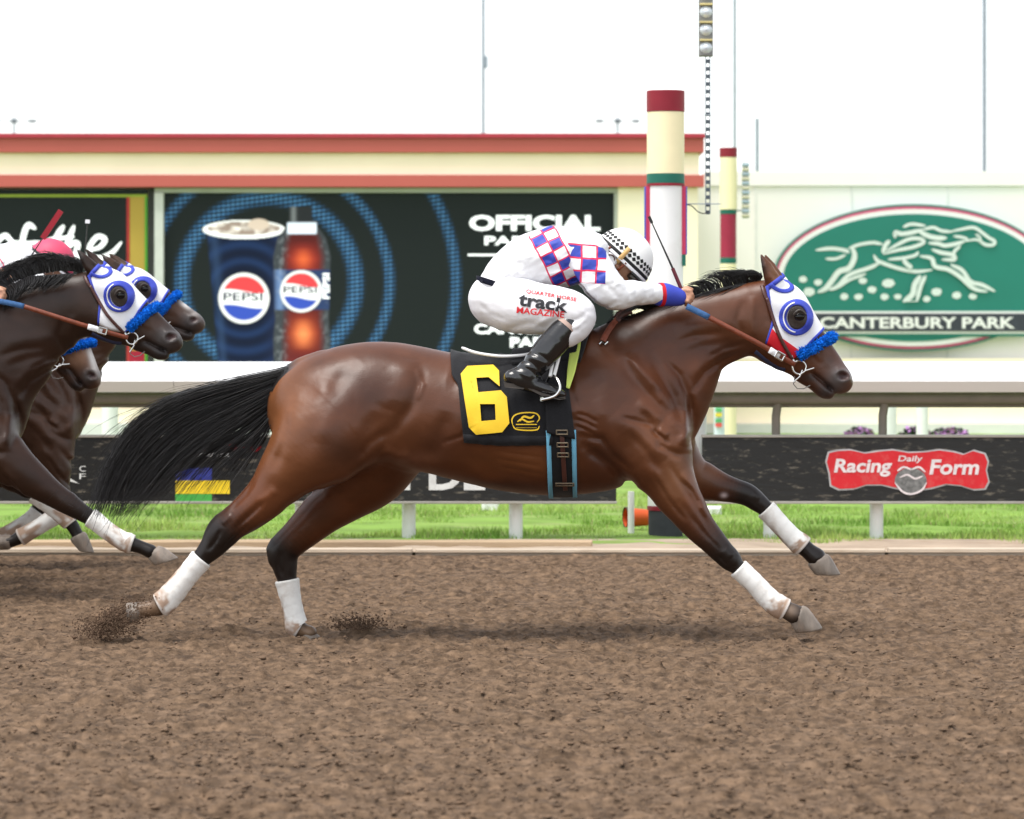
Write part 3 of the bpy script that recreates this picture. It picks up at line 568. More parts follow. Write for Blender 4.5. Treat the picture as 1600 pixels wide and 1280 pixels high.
bay = dict(body=(.088,.0262,.0086), points=(.006,.0045,.004), mat=M_coat,
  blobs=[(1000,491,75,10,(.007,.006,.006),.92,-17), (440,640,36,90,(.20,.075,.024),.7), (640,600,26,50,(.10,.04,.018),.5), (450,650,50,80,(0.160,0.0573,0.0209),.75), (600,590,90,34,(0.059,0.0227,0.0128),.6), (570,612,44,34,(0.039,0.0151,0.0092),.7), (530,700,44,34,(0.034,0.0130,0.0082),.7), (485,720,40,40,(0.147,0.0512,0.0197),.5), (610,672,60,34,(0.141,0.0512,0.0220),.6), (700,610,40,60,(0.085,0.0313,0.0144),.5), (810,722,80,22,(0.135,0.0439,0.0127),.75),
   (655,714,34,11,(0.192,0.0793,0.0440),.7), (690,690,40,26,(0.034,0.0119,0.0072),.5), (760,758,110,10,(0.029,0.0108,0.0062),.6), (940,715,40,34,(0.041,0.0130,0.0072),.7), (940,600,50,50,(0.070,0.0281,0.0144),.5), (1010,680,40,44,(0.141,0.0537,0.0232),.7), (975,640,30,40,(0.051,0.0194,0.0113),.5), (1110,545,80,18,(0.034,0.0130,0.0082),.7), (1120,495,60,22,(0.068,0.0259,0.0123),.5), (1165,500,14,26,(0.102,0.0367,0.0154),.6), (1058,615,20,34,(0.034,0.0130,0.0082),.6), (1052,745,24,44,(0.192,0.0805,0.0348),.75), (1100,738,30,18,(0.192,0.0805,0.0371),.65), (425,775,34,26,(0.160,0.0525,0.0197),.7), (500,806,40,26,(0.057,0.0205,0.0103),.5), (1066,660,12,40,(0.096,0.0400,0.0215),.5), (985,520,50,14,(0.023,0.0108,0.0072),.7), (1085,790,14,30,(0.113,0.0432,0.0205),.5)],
  head=[(1205,510,40,40,(.07,.028,.015),.4), (1285,548,18,14,(.12,.05,.03),.6), (1306,590,20,24,(.10,.09,.09),.92), (1290,612,22,16,(.022,.018,.018),.9), (1262,590,22,9,(.022,.016,.015),.8), (1295,565,10,10,(.06,.035,.028),.6), (1187,412,6,26,(.010,.008,.007),.95,-18), (1209,426,8,20,(.2,.1,.055),.85,-25), (1228,949,13,11,(.2,.14,.1),.85), (1205,938,10,8,(.2,.14,.1),.6), (238,946,24,15,(.24,.15,.09),.85), (474,990,22,10,(.24,.15,.09),.85), (1133,776,5,4,(.6,.5,.5),.9)])
if 'horse' in STAGE:
    H1 = make_horse('racehorse', 'bay racehorse in full gallop wearing number 6 cloth, leading the field', D0, IDT, IDT,
        [('FN', FORE_N, IDT), ('FF', FORE_F, IDT)], [('HN', HIND_N, IDT), ('HF', HIND_F, IDT)], (NECK, IDT), bay, .005 if FINE else .009,
        hooves=[(q, IDT) for q in HOOVES_M], wraps=[('FN', 9, 13.0), ('FF', 8, 11.5), ('HN', 8, 11.3), ('HF', 8, 11.6)])
    tack_head(H1, M_red, rein=[(1070,479,-.15),(1098,493,-.17),(1140,515,-.175),(1180,536,-.16),(1215,556,-.125),(1240,570,-.085)])
    TG = [[(484,565),(430,582),(350,600),(268,624),(208,664),(170,722),(150,775),(138,803)], [(482,572),(425,598),(350,626),(280,658),(225,708),(192,758),(178,802)],
          [(480,580),(425,616),(368,650),(308,688),(258,735),(222,780),(188,812)], [(474,590),(432,634),(398,664),(358,690),(318,718),(288,746),(262,776)], [(470,600),(434,645),(414,680),(396,708),(380,732),(368,752),(358,772)]]
    tl = hairs(TG, 2300, 18, 8.5, .05, D0, IDT, 'tail', M_hair, H1.root, .0013, lenv=(.45, 1.1), wts=(0, .05, .13, .22, .33, .46, .64, 1)); hairs(TG, 220, 18, 22, .08, D0, IDT, 'tail', M_hair, H1.root, .0013, lenv=(.5, 1.2), wts=(0, .1, .5, 1))
    MG = [[(1000,490),(985,487),(970,490),(955,498)], [(1060,470),(1050,463),(1034,466),(1020,477)], [(1095,461),(1087,450),(1070,449),(1054,458)], [(1130,451),(1124,438),(1108,432),(1090,440)], [(1160,444),(1155,431),(1140,424),(1116,427)], [(1178,440),(1180,429),(1166,425),(1142,430)], [(1188,438),(1190,432),(1182,428),(1168,430)]]
    hairs(MG, 800, 9, 2.4, .014, D0, IDT, 'mane', M_hair, H1.root, .0016, lenv=(.35, 1.0), wts=(.05, .3, .6, .8, 1)); hairs(MG, 60, 9, 7, .02, D0, IDT, 'mane', M_hair, H1.root, .0012, lenv=(.9, 1.5), wts=(.5, .8, 1)); hairs([[(1060,471),(1035,468),(1008,474),(985,484)], [(1015,487),(995,480),(972,486),(950,500)]], 320, 8, 2.5, .03, D0, IDT, 'mane', M_hair, H1.root, .002)
    MG2 = [[(945,508),(950,503),(965,500),(985,497)], [(1060,470),(1050,474),(1035,486),(1015,497)], [(1130,452),(1110,456),(1090,464),(1070,474)], [(1188,440),(1170,443),(1150,449),(1128,458)]]
    hairs(MG2, 700, 8, 3, .03, D0, IDT, 'mane', M_hair, H1.root, .002, lenv=(.7, 1.1))
# ------------------------------------------------------------------ saddle, cloth and rider
M_cloth = mat('cloth_black', (.011,.011,.013), .8, .25, var=.15, vscale=12, bump=.25, bscale=250, sheen=.1)
M_yel = mat('number_yellow', s2l(226,186,40), .6, .3, var=.06, vscale=10, bump=.1, bscale=200)
M_lime = mat('pad_lime', s2l(205,222,110), .7, .3, var=.06)
M_lblue = mat('girth_blue', s2l(110,175,205), .75, .3, var=.1, bump=.2, bscale=200)
M_white = mat('white_vinyl', (.8,.8,.8), .5, .4, var=.04)
M_boot = mat('boot_leather', (.008,.008,.009), .2, .5, var=.2, vscale=20, bump=.12, bscale=60, coat=.3)
M_sole = mat('boot_sole', (.05,.042,.036), .7, .3, var=.25, vscale=30)
M_skin = mat('skin', (.52,.27,.17), .5, .4, var=.12, vscale=20, bump=.1, bscale=150)
M_breech = mat('breeches_white', (.74,.73,.755), .6, .3, var=.025, vscale=12, bump=.06, bscale=160)
M_silk = None

def checks(name, org, a, cell, cols, rows, px0=0.):
    "white silk with a band of blue checks piped in red; pattern is drawn on the cloth in the x-z plane of the jacket"
    m = mat(name, (.75,.75,.77), .5, .35, var=.02, bump=.08, bscale=120); n = m.node_tree.nodes; l = m.node_tree.links; b = n['Principled BSDF']
    tc = n.new('ShaderNodeTexCoord'); o = W(*org, D0); u = D0/F
    sub = n.new('ShaderNodeVectorMath'); sub.operation = 'SUBTRACT'; l.new(tc.outputs['Object'], sub.inputs[0]); sub.inputs[1].default_value = tuple(o)
    nz = n.new('ShaderNodeTexNoise'); nz.inputs['Scale'].default_value = 9; l.new(tc.outputs['Object'], nz.inputs['Vector'])
    wob = n.new('ShaderNodeVectorMath'); wob.operation = 'MULTIPLY_ADD'; l.new(nz.outputs['Color'], wob.inputs[0]); wob.inputs[1].default_value = (.018,)*3; l.new(sub.outputs[0], wob.inputs[2])
    L = math.hypot(*a); a = (a[0]/L, a[1]/L); p = (a[1], -a[0])           # along the band / across it, in screen axes (y down)
    def dot(v, c):
        q = n.new('ShaderNodeVectorMath'); q.operation = 'DOT_PRODUCT'; l.new(wob.outputs[0], q.inputs[0]); q.inputs[1].default_value = (v[0]/(c*u), 0, -v[1]/(c*u)); return q.outputs['Value']
    def mth(op, x, y=None, z=None):
        q = n.new('ShaderNodeMath'); q.operation = op
        for i, k in enumerate((x, y, z)):
            if k is None: continue
            if isinstance(k, (int, float)): q.inputs[i].default_value = k
            else: l.new(k, q.inputs[i])
        return q.outputs[0]
    A = dot(a, cell[0]); P = dot(p, cell[1])
    par = mth('MODULO', mth('ADD', mth('ADD', mth('FLOOR', A), mth('FLOOR', P)), 40.), 2.)
    ed = lambda x: mth('ABSOLUTE', mth('SUBTRACT', mth('FRACT', mth('ADD', x, .5)), .5))
    line = mth('MAXIMUM', mth('LESS_THAN', ed(A), .07), mth('LESS_THAN', ed(P), .06))
    ins = mth('MULTIPLY', mth('MULTIPLY', mth('GREATER_THAN', P, -.06), mth('LESS_THAN', P, cols+.06)), mth('MULTIPLY', mth('GREATER_THAN', A, rows[0]-.06), mth('LESS_THAN', A, rows[1]+.06)))
    src = b.inputs['Base Color'].links[0].from_socket
    m1 = n.new('ShaderNodeMix'); m1.data_type = 'RGBA'; l.new(mth('MULTIPLY', mth('LESS_THAN', par, .5), ins), m1.inputs[0]); l.new(src, m1.inputs[6]); m1.inputs[7].default_value = (*s2l(44,62,160), 1)
    m2 = n.new('ShaderNodeMix'); m2.data_type = 'RGBA'; l.new(mth('MULTIPLY', line, ins), m2.inputs[0]); l.new(m1.outputs[2], m2.inputs[6]); m2.inputs[7].default_value = (*s2l(205,40,80), 1)
    l.new(m2.outputs[2], b.inputs['Base Color']); return m

def wrapx(H, xr, xf, th, c_py, iso, name, m, parent, n=30, TT=IDT, wob=0., tmax=.5, thick=.006):
    "cloth wrapped round the barrel: xr/xf give rear and front edge (px) for each angle th (deg, 0 = spine, 90 = near side)"
    O = np.zeros((n, len(th), 3)); Dv = np.zeros_like(O); u = H.u
    for j, t in enumerate(th):
        for i in range(n):
            x = xr[j]+(xf[j]-xr[j])*i/(n-1); O[i, j] = W(*TT(x, c_py), H.d); Dv[i, j] = (0, -sin(radians(t)), cos(radians(t)))
    r = H.vol.ray(O, Dv, tmax, iso)
    for _ in range(2): r[1:-1] = .25*r[:-2]+.5*r[1:-1]+.25*r[2:]; r[:, 1:-1] = .25*r[:, :-2]+.5*r[:, 1:-1]+.25*r[:, 2:]
    if wob:
        I, J = np.meshgrid(np.arange(n)*.33, np.array(th)*.055, indexing='ij'); r = r+wob*(fbm(I+31, J+7, 3)-.5)*2
    G = O+Dv*r[..., None]; return shell(G, n, len(th), -Dv*thick, name, m, parent), G, Dv

if 'rider' in STAGE:
    th = np.linspace(-108, 108, 61); pyv = 655-104*np.cos(np.radians(th))
    xr = np.interp(pyv, (551, 585, 600, 640, 695), (704, 707, 717, 721, 727)); xf = np.interp(pyv, (545, 560, 610, 690), (868, 868, 866, 862))
    sc = thing('saddle_cloth', W(800, 560, D0), 'black saddle cloth with yellow number 6 on the leading bay horse', 'saddle cloth')
    cl, G, Dv = wrapx(H1, xr, xf, th, 655, .011, 'cloth', M_cloth, sc, 40, wob=.006)
    e, f = G[:, 58:], Dv[:, 58:]; shell(e+f*.0025, 40, 3, -f*.006, 'hem', M_cloth, cl)
    cm = hmap(H1, IDT, .014, .014)
    def poly_on(name, out, hole, m, parent, mp, sub=4.):
        "flat print polygon: dense grid clipped to the outline by triangulating rings with blender's tessellator"
        from mathutils.geometry import tessellate_polygon
        def dens(P):
            R = []
            for i in range(len(P)):
                a, b = np.array(P[i], float), np.array(P[(i+1) % len(P)], float); k = max(1, int(np.linalg.norm(b-a)/sub)); R += [a+(b-a)*t/k for t in range(k)]
            return R
        loops = [dens(out)]+([dens(hole)] if hole else []); V = np.array([p for L_ in loops for p in L_]); T = tessellate_polygon([[(*p, 0) for p in L_] for L_ in loops])
        return mesh(name, mp(V[:, 0], V[:, 1]), [tuple(t) for t in T], m, parent, False)
    # the block 6 is cut in small convex pieces so that it follows the curved cloth
    def quadstrip(name, pts, m, parent, mp, n=8):
        mb = MB()
        for (a, b, c, e) in pts:
            a, b, c, e = map(np.array, (a, b, c, e)); U, Vv = np.meshgrid(np.linspace(0, 1, n), np.linspace(0, 1, n), indexing='ij'); U = U[..., None]; Vv = Vv[..., None]
            P = (a*(1-U)+b*U)*(1-Vv)+(e*(1-U)+c*U)*Vv; P = P.reshape(-1, 2); mb.add(mp(P[:, 0], P[:, 1]), grid_faces(n, n))
        return mb.build(name, m, parent, True)
    quadstrip('number', [((721,583),(731,571),(745,589),(738,597)), ((731,571),(771,569),(764,588),(745,589)), ((771,569),(780,578),(781,602),(764,588)), ((721,583),(738,597),(753,655),(734,665)), ((721,583),(738,597),(745,589),(742,592)),
        ((745,589),(738,597),(748,629),(751,629)), ((748,611),(783,608),(774,629),(749,629)), ((783,608),(792,618),(796,658),(774,629)), ((774,629),(796,658),(785,672),(775,653)), ((753,655),(775,653),(785,672),(745,676)), ((734,665),(753,655),(750,666),(745,676)), ((753,655),(751,629),(738,600),(740,650))], M_yel, sc, cm)
    em = MB()
    for pts, w in [([(801,661),(800,652),(806,645),(820,642),(836,643),(842,650),(838,657)],2), ([(801,661),(806,667),(822,669),(838,668),(842,662)],2), ([(806,660),(838,660)],4), ([(812,655),(818,648),(828,650),(834,646)],3), ([(808,656),(815,652),(824,656),(834,655)],2.5), ([(806,665),(838,665)],1.5)]: ribbon(pts, w, '', None, None, cm, 6, em)
    em.build('emblem', M_yel, sc)
    # saddle
    sd_ = thing('racing_saddle', W(860, 540, D0), 'small black racing saddle with lime pad under the rider in white', 'saddle')
    fl = lambda a, b: (np.interp(b, (0, .3, .6, .8, 1), (838, 846, 851, 852, 853))*(1-a)+np.interp(b, (0, .25, .55, .8, 1), (905, 897, 887, 892, 897))*a, np.interp(b, (0, .3, .6, .8, 1), (550, 590, 625, 655, 673))*(1-a)+np.interp(b, (0, .25, .55, .8, 1), (510, 560, 603, 645, 683))*a)
    def patch2(fun, n, m_, name, mt, parent, off, iso, th=.006):
        a, b = np.meshgrid(np.linspace(0, 1, n), np.linspace(0, 1, m_), indexing='ij'); x, y = fun(a.ravel(), b.ravel()); G = hmap(H1, IDT, off, iso)(x, y).reshape(n, m_, 3); t = np.zeros_like(G); t[..., 1] = th; return shell(G, n, m_, t, name, mt, parent)
    patch2(fl, 16, 30, 'flap', M_cloth, sd_, .012, .014, .01)
    patch2(lambda a, b: (np.interp(b, (0, .3, .7, 1), (889, 890, 885, 883))*(1-a)+np.interp(b, (0, .3, .7, 1), (909, 905, 897, 888))*a, 518+86*b+a*2), 5, 24, 'pad', M_lime, sd_, .024, .016, .012)
    th2 = np.linspace(-44, 44, 31)
    seat, G2, Dv2 = wrapx(H1, np.full(31, 800.), np.interp(np.abs(th2), (0, 44), (925, 905)), th2, 640, .03, 'seat', M_cloth, sd_, 20, thick=.03)
    rim = MB(); rim.tube(cr(np.array([W(722,543,D0,-.16), W(745,551,D0,-.17), W(780,556,D0,-.175), W(812,555,D0,-.17), W(835,551,D0,-.15)]), 6), [.004]+[.0062]*23+[.004], 8); rim.build('pad_rim', M_white, sd_, True)
    # girth with blue edging, buckled elastic in the middle
    tg = np.linspace(97, 263, 61); 
    gr, Gg, Dg = wrapx(H1, np.interp(tg, (97, 180, 263), (852, 858, 852)), np.interp(tg, (97, 180, 263), (898, 902, 898)), tg, 655, .009, 'girth', M_cloth, sd_, 14)
    for sl in (slice(0, 3), slice(11, 14)): e = Gg[sl]+Dg[sl]*.004; shell(e, 3, 61, -Dg[sl]*.01, 'girth_edge', M_lblue, gr)
    tb = np.linspace(92, 150, 40); _, Gb, Db = wrapx(H1, np.interp(tb, (92, 150), (872, 879)), np.interp(tb, (92, 150), (879, 886)), tb, 655, .02, 'girth_strap', M_dleather, gr, 4)
    for k in (4, 10, 15, 32):
        b = MB(); c = Gb[:, k].mean(0)+Db[1, k]*.008; q = Gb[:, k+1].mean(0)-Gb[:, k].mean(0); q /= np.linalg.norm(q); w = np.array((1., 0, 0))
        hw = .022 if k != 32 else .036
        for s0 in (-1, 1): b.tube([c+q*.008*s0-w*hw, c+q*.008*s0+w*hw], .003, 6)
        b.tube([c-q*.01-w*hw, c+q*.01-w*hw], .003, 6); b.tube([c-q*.01+w*hw, c+q*.01+w*hw], .003, 6)
        b.build('girth_buckle', mat('brass_dark', (.2,.16,.11), .4, .5, metal=.8), gr, True)
    YB = -.335
    sr = MB(); lp = [(845,622,YB-.055),(858,619,YB-.06),(868,614,YB-.06),(873,604,YB-.055),(870,592,YB-.035),(862,585,YB-.005),(856,590,YB+.03),(850,605,YB+.05),(844,618,YB+.05),(843,622,YB+.02),(845,622,YB-.055)]
    sr.tube(cr(np.array([W(a, b, D0, y) for a, b, y in lp]), 5), .006, 8); sr.tube([W(846,621,D0,YB-.05), W(846,621,D0,YB+.05)], .009, 8); sr.build('stirrup', M_steel, sd_, True)
    sl_ = MB(); 
    for k, (x0, x1) in enumerate(((868, 858), (877, 864))): sl_.tube([W(x0,535,D0,-.31), W((x0+x1)/2,562,D0,YB+.02-.01*k), W(x1,587,D0,YB-.005)], .007, 8)
    sl_.build('stirrup_leather', M_white, sd_, True)
    strap(H1, [(979,486),(968,496),(957,507),(947,521),(941,533)], 9.5, 'neck_strap', M_leather, H1.root, TT=IDT, off=.016)
    strap(H1, [(986,484),(972,490),(962,500)], 13, 'strap_knot', M_dleather, H1.root, TT=IDT, off=.03, th=.02)
    kk = MB(); c = [W(935,538,D0), W(939,534,D0), W(944,538,D0), W(948,534,D0)]; y_ = fillnan(H1.vol.front(np.array([p[0] for p in c]), np.array([p[2] for p in c]))); kk.tube([(p[0], y-.012, p[2]) for p, y in zip(c, y_)], .004, 6); kk.build('strap_ring', M_steel, H1.root, True)

    # ---------------- rider
    def rch(L, m=1): 
        A = np.array([(a[0], a[1], a[2], a[3], a[4] if len(a) > 4 else 1.) for a in L], float); A[:, 3] *= m; A = cr(A, 6); u = D0/F
        return np.stack(((A[:, 0]-800)*u, A[:, 3], CH+(HY-A[:, 1])*u), 1), A[:, 2]*u, 1/A[:, 4]
    BACK = [(772,466,34,0,1.75),(797,436,41,0,1.5),(828,413,46,0,1.45),(860,404,49,0,1.5),(890,399,46,0,1.6),(914,395,36,0,1.75)]
    SLEEVE = [(897,394,34,-.12),(914,399,30,-.175),(926,421,29,-.21),(944,447,27.5,-.235),(963,461,23,-.235),(990,459,19.5,-.205),(1012,459,17.5,-.17),(1032,461,16.5,-.14)]
    CUFF = [(1029,461,17.5,-.145),(1036,461,18,-.137),(1048,463,16,-.125),(1059,465,13.5,-.117)]
    THIGH = [(776,470,40,-.085,1.1),(800,476,43.5,-.125),(832,482,40.5,-.19),(866,485,37,-.25),(893,489,32,-.29),(903,497,25.5,-.305),(896,512,23,-.315),(886,522,20,-.32)]
    BOOT = [(890,506,20,-.318),(881,516,21.5,-.322),(859,541,21.5,-.33),(840,564,19.5,-.335),(827,577,18.5,-.335),(817,586,16,-.335)]
    FOOT = [(799,588,11.5,-.335,1.3),(812,592,14,-.335,1.15),(832,599,13,-.335,1.2),(852,606,11,-.337,1.4),(868,611,8.5,-.34,1.6),(877,614,6,-.34,1.8)]
    HEADC = [(930,396,22,0,1),(950,402,22,0,1.1),(966,404,30,0,.95),(976,412,31,0,.9),(982,418,26,0,.95)]
    def wrinkle(v, amp, fa, fb, ang):
        "wind-blown creases: ridged noise stretched along one direction of the cloth"
        x, z = np.meshgrid(v.ax[0], v.ax[2], indexing='ij'); a = x*cos(ang)+z*sin(ang); q = -x*sin(ang)+z*cos(ang)
        g = np.abs(fbm(a*fb+5, q*fa+3, 3)-.5)*2; v.f += (amp*(g-.25)).astype(np.float32)[:, None, :]
    def make_rider():
        R = thing('person', W(800, 600, D0), '', '', ''); lo = W(700, 650, D0, -.48); hi = W(1110, 330, D0, .48)
        def vol(a, b, h=.005): return Vol(W(*a[:2], D0, a[2]), W(*b[:2], D0, b[2]), h)
        v = Vol(lo, hi, .0055); thin = lambda c, k=.86: (c[0], c[1]*k, c[2])
        v.add(*thin(rch(BACK)), .02); v.add(*rch(HEADC), k=.03)
        for m in (1, -1):
            v.add(*thin(rch(SLEEVE, m), .72), k=.03); v.add(*thin(rch(THIGH, m)), k=.03); v.add(*thin(rch(BOOT, m), .8), k=.02); v.add(*thin(rch(FOOT, m), .7), k=.01)
            yy = -.113*m
            v.add([W(1048,463,D0,-.125*m), W(1060,465,D0,yy)], [.024,.026], 1, .015); v.add([W(1060,464,D0,yy), W(1070,464,D0,yy)], [.027,.027], 1.2, .012)   # wrist, palm
            for k, (dx, dy, ln) in enumerate(((0,-8,1.),(1.5,-2.5,1.08),(.5,3,1.0),(-2,8,.85))):      # four fingers curled over the rein
                a = (1068+dx, 462+dy); v.add([W(*a, D0, yy-.012*m), W(a[0]+8*ln, a[1]+1, D0, yy-.026*m), W(a[0]+10*ln, a[1]+5, D0, yy-.03*m+.022*m), W(a[0]+4, a[1]+7, D0, yy+.018*m)], [.0095,.0092,.0085,.008], 1, .003)
            v.add([W(1062,456,D0,yy-.008*m), W(1071,451,D0,yy-.006*m), W(1079,453,D0,yy+.004*m)], [.012,.0105,.008], 1, .006)                               # thumb along the top
        # face: brow, nose, chin, ear
        v.add([W(992,425,D0,0), W(1000,431,D0,0)], [.02,.011], 1, .015); v.add([W(982,436,D0,0), W(988,442,D0,0)], [.03,.02], .9, .02); v.add([W(962,412,D0,-.078), W(966,420,D0,-.08)], [.014,.009], 1.2, .006); v.add([W(962,412,D0,.078), W(966,420,D0,.08)], [.014,.009], 1.2, .006)
        v.relief([(np.array([(W(993,440,D0)[0], W(993,440,D0)[2]), (W(984,445,D0)[0], W(984,445,D0)[2])]), .006, -.004)])
        V, Q = v.nets(2); mesh('body', V, Q, M_skin, R)
        lo2 = W(700, 560, D0, -.36); hi2 = W(1075, 335, D0, .36)
        v = Vol(lo2, hi2, .005); v.add(*rch(BACK), k=.02)
        for m in (1, -1): v.add(*rch([(868,402,40,-.05),(895,396,36,-.11),(918,394,31,-.165)], m), k=.04)
        v.add([W(920,385,D0), W(938,392,D0)], [.06,.052], 1, .03); u = D0/F
        sk = lambda L: [(np.array([(W(a, b, D0)[0], W(a, b, D0)[2]) for a, b in P]), w*u, hh/1000) for P, w, hh in L]
        v.relief(sk([([(905,440),(880,432),(850,438)],4,-5), ([(900,430),(870,420),(835,425)],4,-4), ([(790,440),(815,446),(845,448)],4,-5), ([(780,432),(805,428),(830,436)],4,4), ([(900,400),(915,425)],6,-7), ([(820,385),(845,395),(880,392)],5,-3), ([(795,410),(820,418),(850,412)],5,-3), ([(860,362),(880,372),(905,374)],4,-3), ([(905,425),(880,415),(845,405)],3,-4), ([(908,440),(890,444),(868,446)],3,4), ([(775,445),(800,440),(825,444)],3,-4), ([(770,425),(795,420),(815,428)],3,3), ([(785,405),(810,405),(840,400)],4,3), ([(892,420),(868,428),(845,430)],3,4), ([(900,372),(912,385),(915,402)],4,-4)]))
        wrinkle(v, .011, 24, 9, .5)
        V, Q = v.nets(2); jk = mesh('jacket', V, Q, checks('silk_body', (832,372), (.45,.89), (16.5,21), 2, (-.3,7)), R)
        for m in (1, -1):
            v = Vol(lo2, hi2, .005); v.add(*rch(SLEEVE, m), k=.01)
            v.relief(sk([([(935,440),(950,452),(965,470)],4,-5), ([(940,428),(958,440),(972,448)],4,4), ([(975,440),(980,460),(975,480)],3.5,-4), ([(988,446),(992,462),(988,476)],3.5,-4), ([(1003,447),(1006,462),(1002,475)],3.5,-3), ([(1018,450),(1020,462),(1017,474)],3,-3), ([(915,425),(930,432),(945,428)],4,-3)]))
            wrinkle(v, .009, 30, 14, .4)
            V, Q = v.nets(2); mesh('sleeve', V, Q, checks('silk_sleeve', (890,380), (-.05,1.), (20,22), 2.6, (0,2.9)), R)
            v = Vol(W(1015,495,D0,-.2), W(1075,435,D0,.2), .004); v.add(*rch(CUFF, m), k=.008); V, Q = v.nets(2); cf = mesh('cuff', V, Q, M_blue, R)
            c = rch(CUFF, m); cb = MB(); cb.tube([c[0][0]-(.004,0,0), c[0][4]], [.0485,.0485], 20); cb.build('cuff_band', M_red, cf, True)
        v = Vol(W(715, 560, D0, -.42), W(950, 415, D0, .42), .005); v.add(*rch([(770,467,37,0,1.6),(788,462,37,0,1.6)]), k=.03)
        for m in (1, -1): v.add(*rch(THIGH, m), k=.045)
        v.relief(sk([([(790,515),(825,505),(860,512)],5,-5), ([(845,515),(870,500),(880,485)],5,-5), ([(880,520),(900,515),(915,500)],3,-3), ([(760,480),(775,500),(800,512)],6,3), ([(800,455),(850,458),(900,468)],4,3), ([(885,505),(900,500),(918,485)],3,-3), ([(745,470),(765,490),(790,500)],4,-3), ([(830,512),(855,498),(872,492)],3.5,4), ([(870,470),(890,478),(905,492)],4,-3), ([(770,455),(790,452),(815,458)],3.5,-4), ([(890,515),(905,508),(916,496)],3,3)]))
        wrinkle(v, .004, 22, 10, -.35)
        VB = v; V, Q = v.nets(2); br = mesh('breeches', V, Q, M_breech, R)
        bl = MB(); th_ = np.linspace(0, 2*pi, 33); c0 = W(768,448,D0); ring = [W(766+22*cos(t)+0*sin(t), 444+8*cos(t)*.9-2, D0, .19*sin(t)) for t in th_]
        P2 = np.array(ring); wz = np.array((0, 0, .012)); belt = np.stack((P2-wz, P2+wz), 1); shell(belt, 33, 2, np.zeros_like(belt)+(0, 0, -.002), 'belt', mat('belt_navy', (.015,.018,.045), .6, .4), br)
        H_ = Horse(); H_.vol = VB; H_.u = D0/F; H_.d = D0; bm = hmap(H_, IDT, .004)
        def sl(ang, cx, cy):
            c, s_ = cos(radians(ang)), sin(radians(ang)); return lambda x, y: bm(cx+(x-cx)*c-(y-cy)*s_, cy+(x-cx)*s_+(y-cy)*c)
        M_lr = mat('letter_red', s2l(205,40,50), .6, .3); M_lk = mat('letter_black', (.02,.02,.024), .6, .3)
        text_rect('QUARTER HORSE', 821, 459, 899, 466, 'lettering', M_lr, br, sl(10, 858, 463), bold=.015)
        text_rect('track', 810, 463, 886, 484, 'lettering', M_lk, br, sl(9, 848, 474), bold=.03)
        text_rect('MAGAZINE', 807, 483, 880, 493, 'lettering', M_lr, br, sl(6, 838, 488), bold=.02)
        for m in (1, -1):
            v = Vol(W(770, 640, D0, -.42 if m > 0 else .24), W(915, 485, D0, -.24 if m > 0 else .42), .0045); v.add(*rch(BOOT, m), k=.015); v.add(*rch(FOOT, m), k=.025)
            v.relief(sk([([(810,560),(828,566),(850,580)],3.5,-6), ([(818,552),(838,560),(858,572)],3.5,5), ([(815,572),(830,578),(846,588)],3.5,-6), ([(826,548),(846,556),(866,566)],3.,-4), ([(850,575),(840,585),(838,596)],3.,-4), ([(870,530),(862,545),(850,560)],5,4), ([(800,575),(812,580),(830,590)],3,4)]))
            V, Q = v.nets(2); bt = mesh('boot', V, Q, M_boot, R)
            so_ = [(787,595),(789,603),(817,606),(820,603),(845,616),(872,622),(882,621),(881,617),(870,618),(845,611),(818,599),(800,597)]
            from mathutils.geometry import tessellate_polygon
            ws = [.032,.033,.034,.03,.036,.036,.026,.026,.036,.036,.032,.032]; n = len(so_); mb = MB(); A_ = [W(a, b, D0, m*-.337-w) for (a, b), w in zip(so_, ws)]; B_ = [W(a, b, D0, m*-.337+w) for (a, b), w in zip(so_, ws)]
            T = [tuple(t) for t in tessellate_polygon([[(a, b, 0) for a, b in so_]])]; mb.add(A_+B_, T+[tuple(i+n for i in t[::-1]) for t in T]+[(i, (i+1) % n, (i+1) % n+n, i+n) for i in range(n)]); mb.build('sole', M_sole, bt)
            tp = MB(); p, r, _ = rch(BOOT, m); tp.tube([p[2], p[5]], [r[2]*1.06, r[5]*1.04], 22, False); tp.build('boot_top', mat('boot_lining', (.45,.32,.27), .6, .3), bt, True)
        # helmet: dome with peak, cap cover with diamonds
        U, Vv = np.array((.677, -.736)), np.array((.736, .677)); C0 = np.array((974., 403.)); n1, n2 = 18, 40; P = []
        def hp(u_, v_, y): q = C0+U*u_+Vv*v_; return W(q[0], q[1], D0, y)
        for i in range(n1+1):
            a = (pi/2)*i/n1
            for j in range(n2):
                b = 2*pi*j/n2; P.append(hp(-7+52*sin(a) if i else -7, 50*cos(a)**.9*cos(b), .112*cos(a)**.9*sin(b)))
        P = np.array(P).reshape(n1+1, n2, 3); cen = hp(0, 0, 0); hm = shell(P, n1+1, n2, (cen-P)*.06, 'helmet', mat('helmet_cover', (.82,.82,.8), .55, .35, var=.03), R, wrap=True)
        def band(u0, u1, k, name, m_, parent):
            Q_ = []
            for u_ in np.linspace(u0, u1, 4):
                a = math.asin(min(1, max(0, (u_+7)/52)));
                for j in range(n2+1): b = 2*pi*j/n2; Q_.append(hp(u_, 50*k*cos(a)**.9*cos(b), .112*k*cos(a)**.9*sin(b)))
            Q_ = np.array(Q_).reshape(4, n2+1, 3); return shell(Q_, 4, n2+1, (cen-Q_)*.02, name, m_, parent)
        MK = mat('trim_black', (.012,.012,.013), .6, .3); band(-8, -3, 1.025, 'rim', M_hood, hm); band(-2.6, 2.5, 1.02, 'rim_band', MK, hm)
        dm = MB(); 
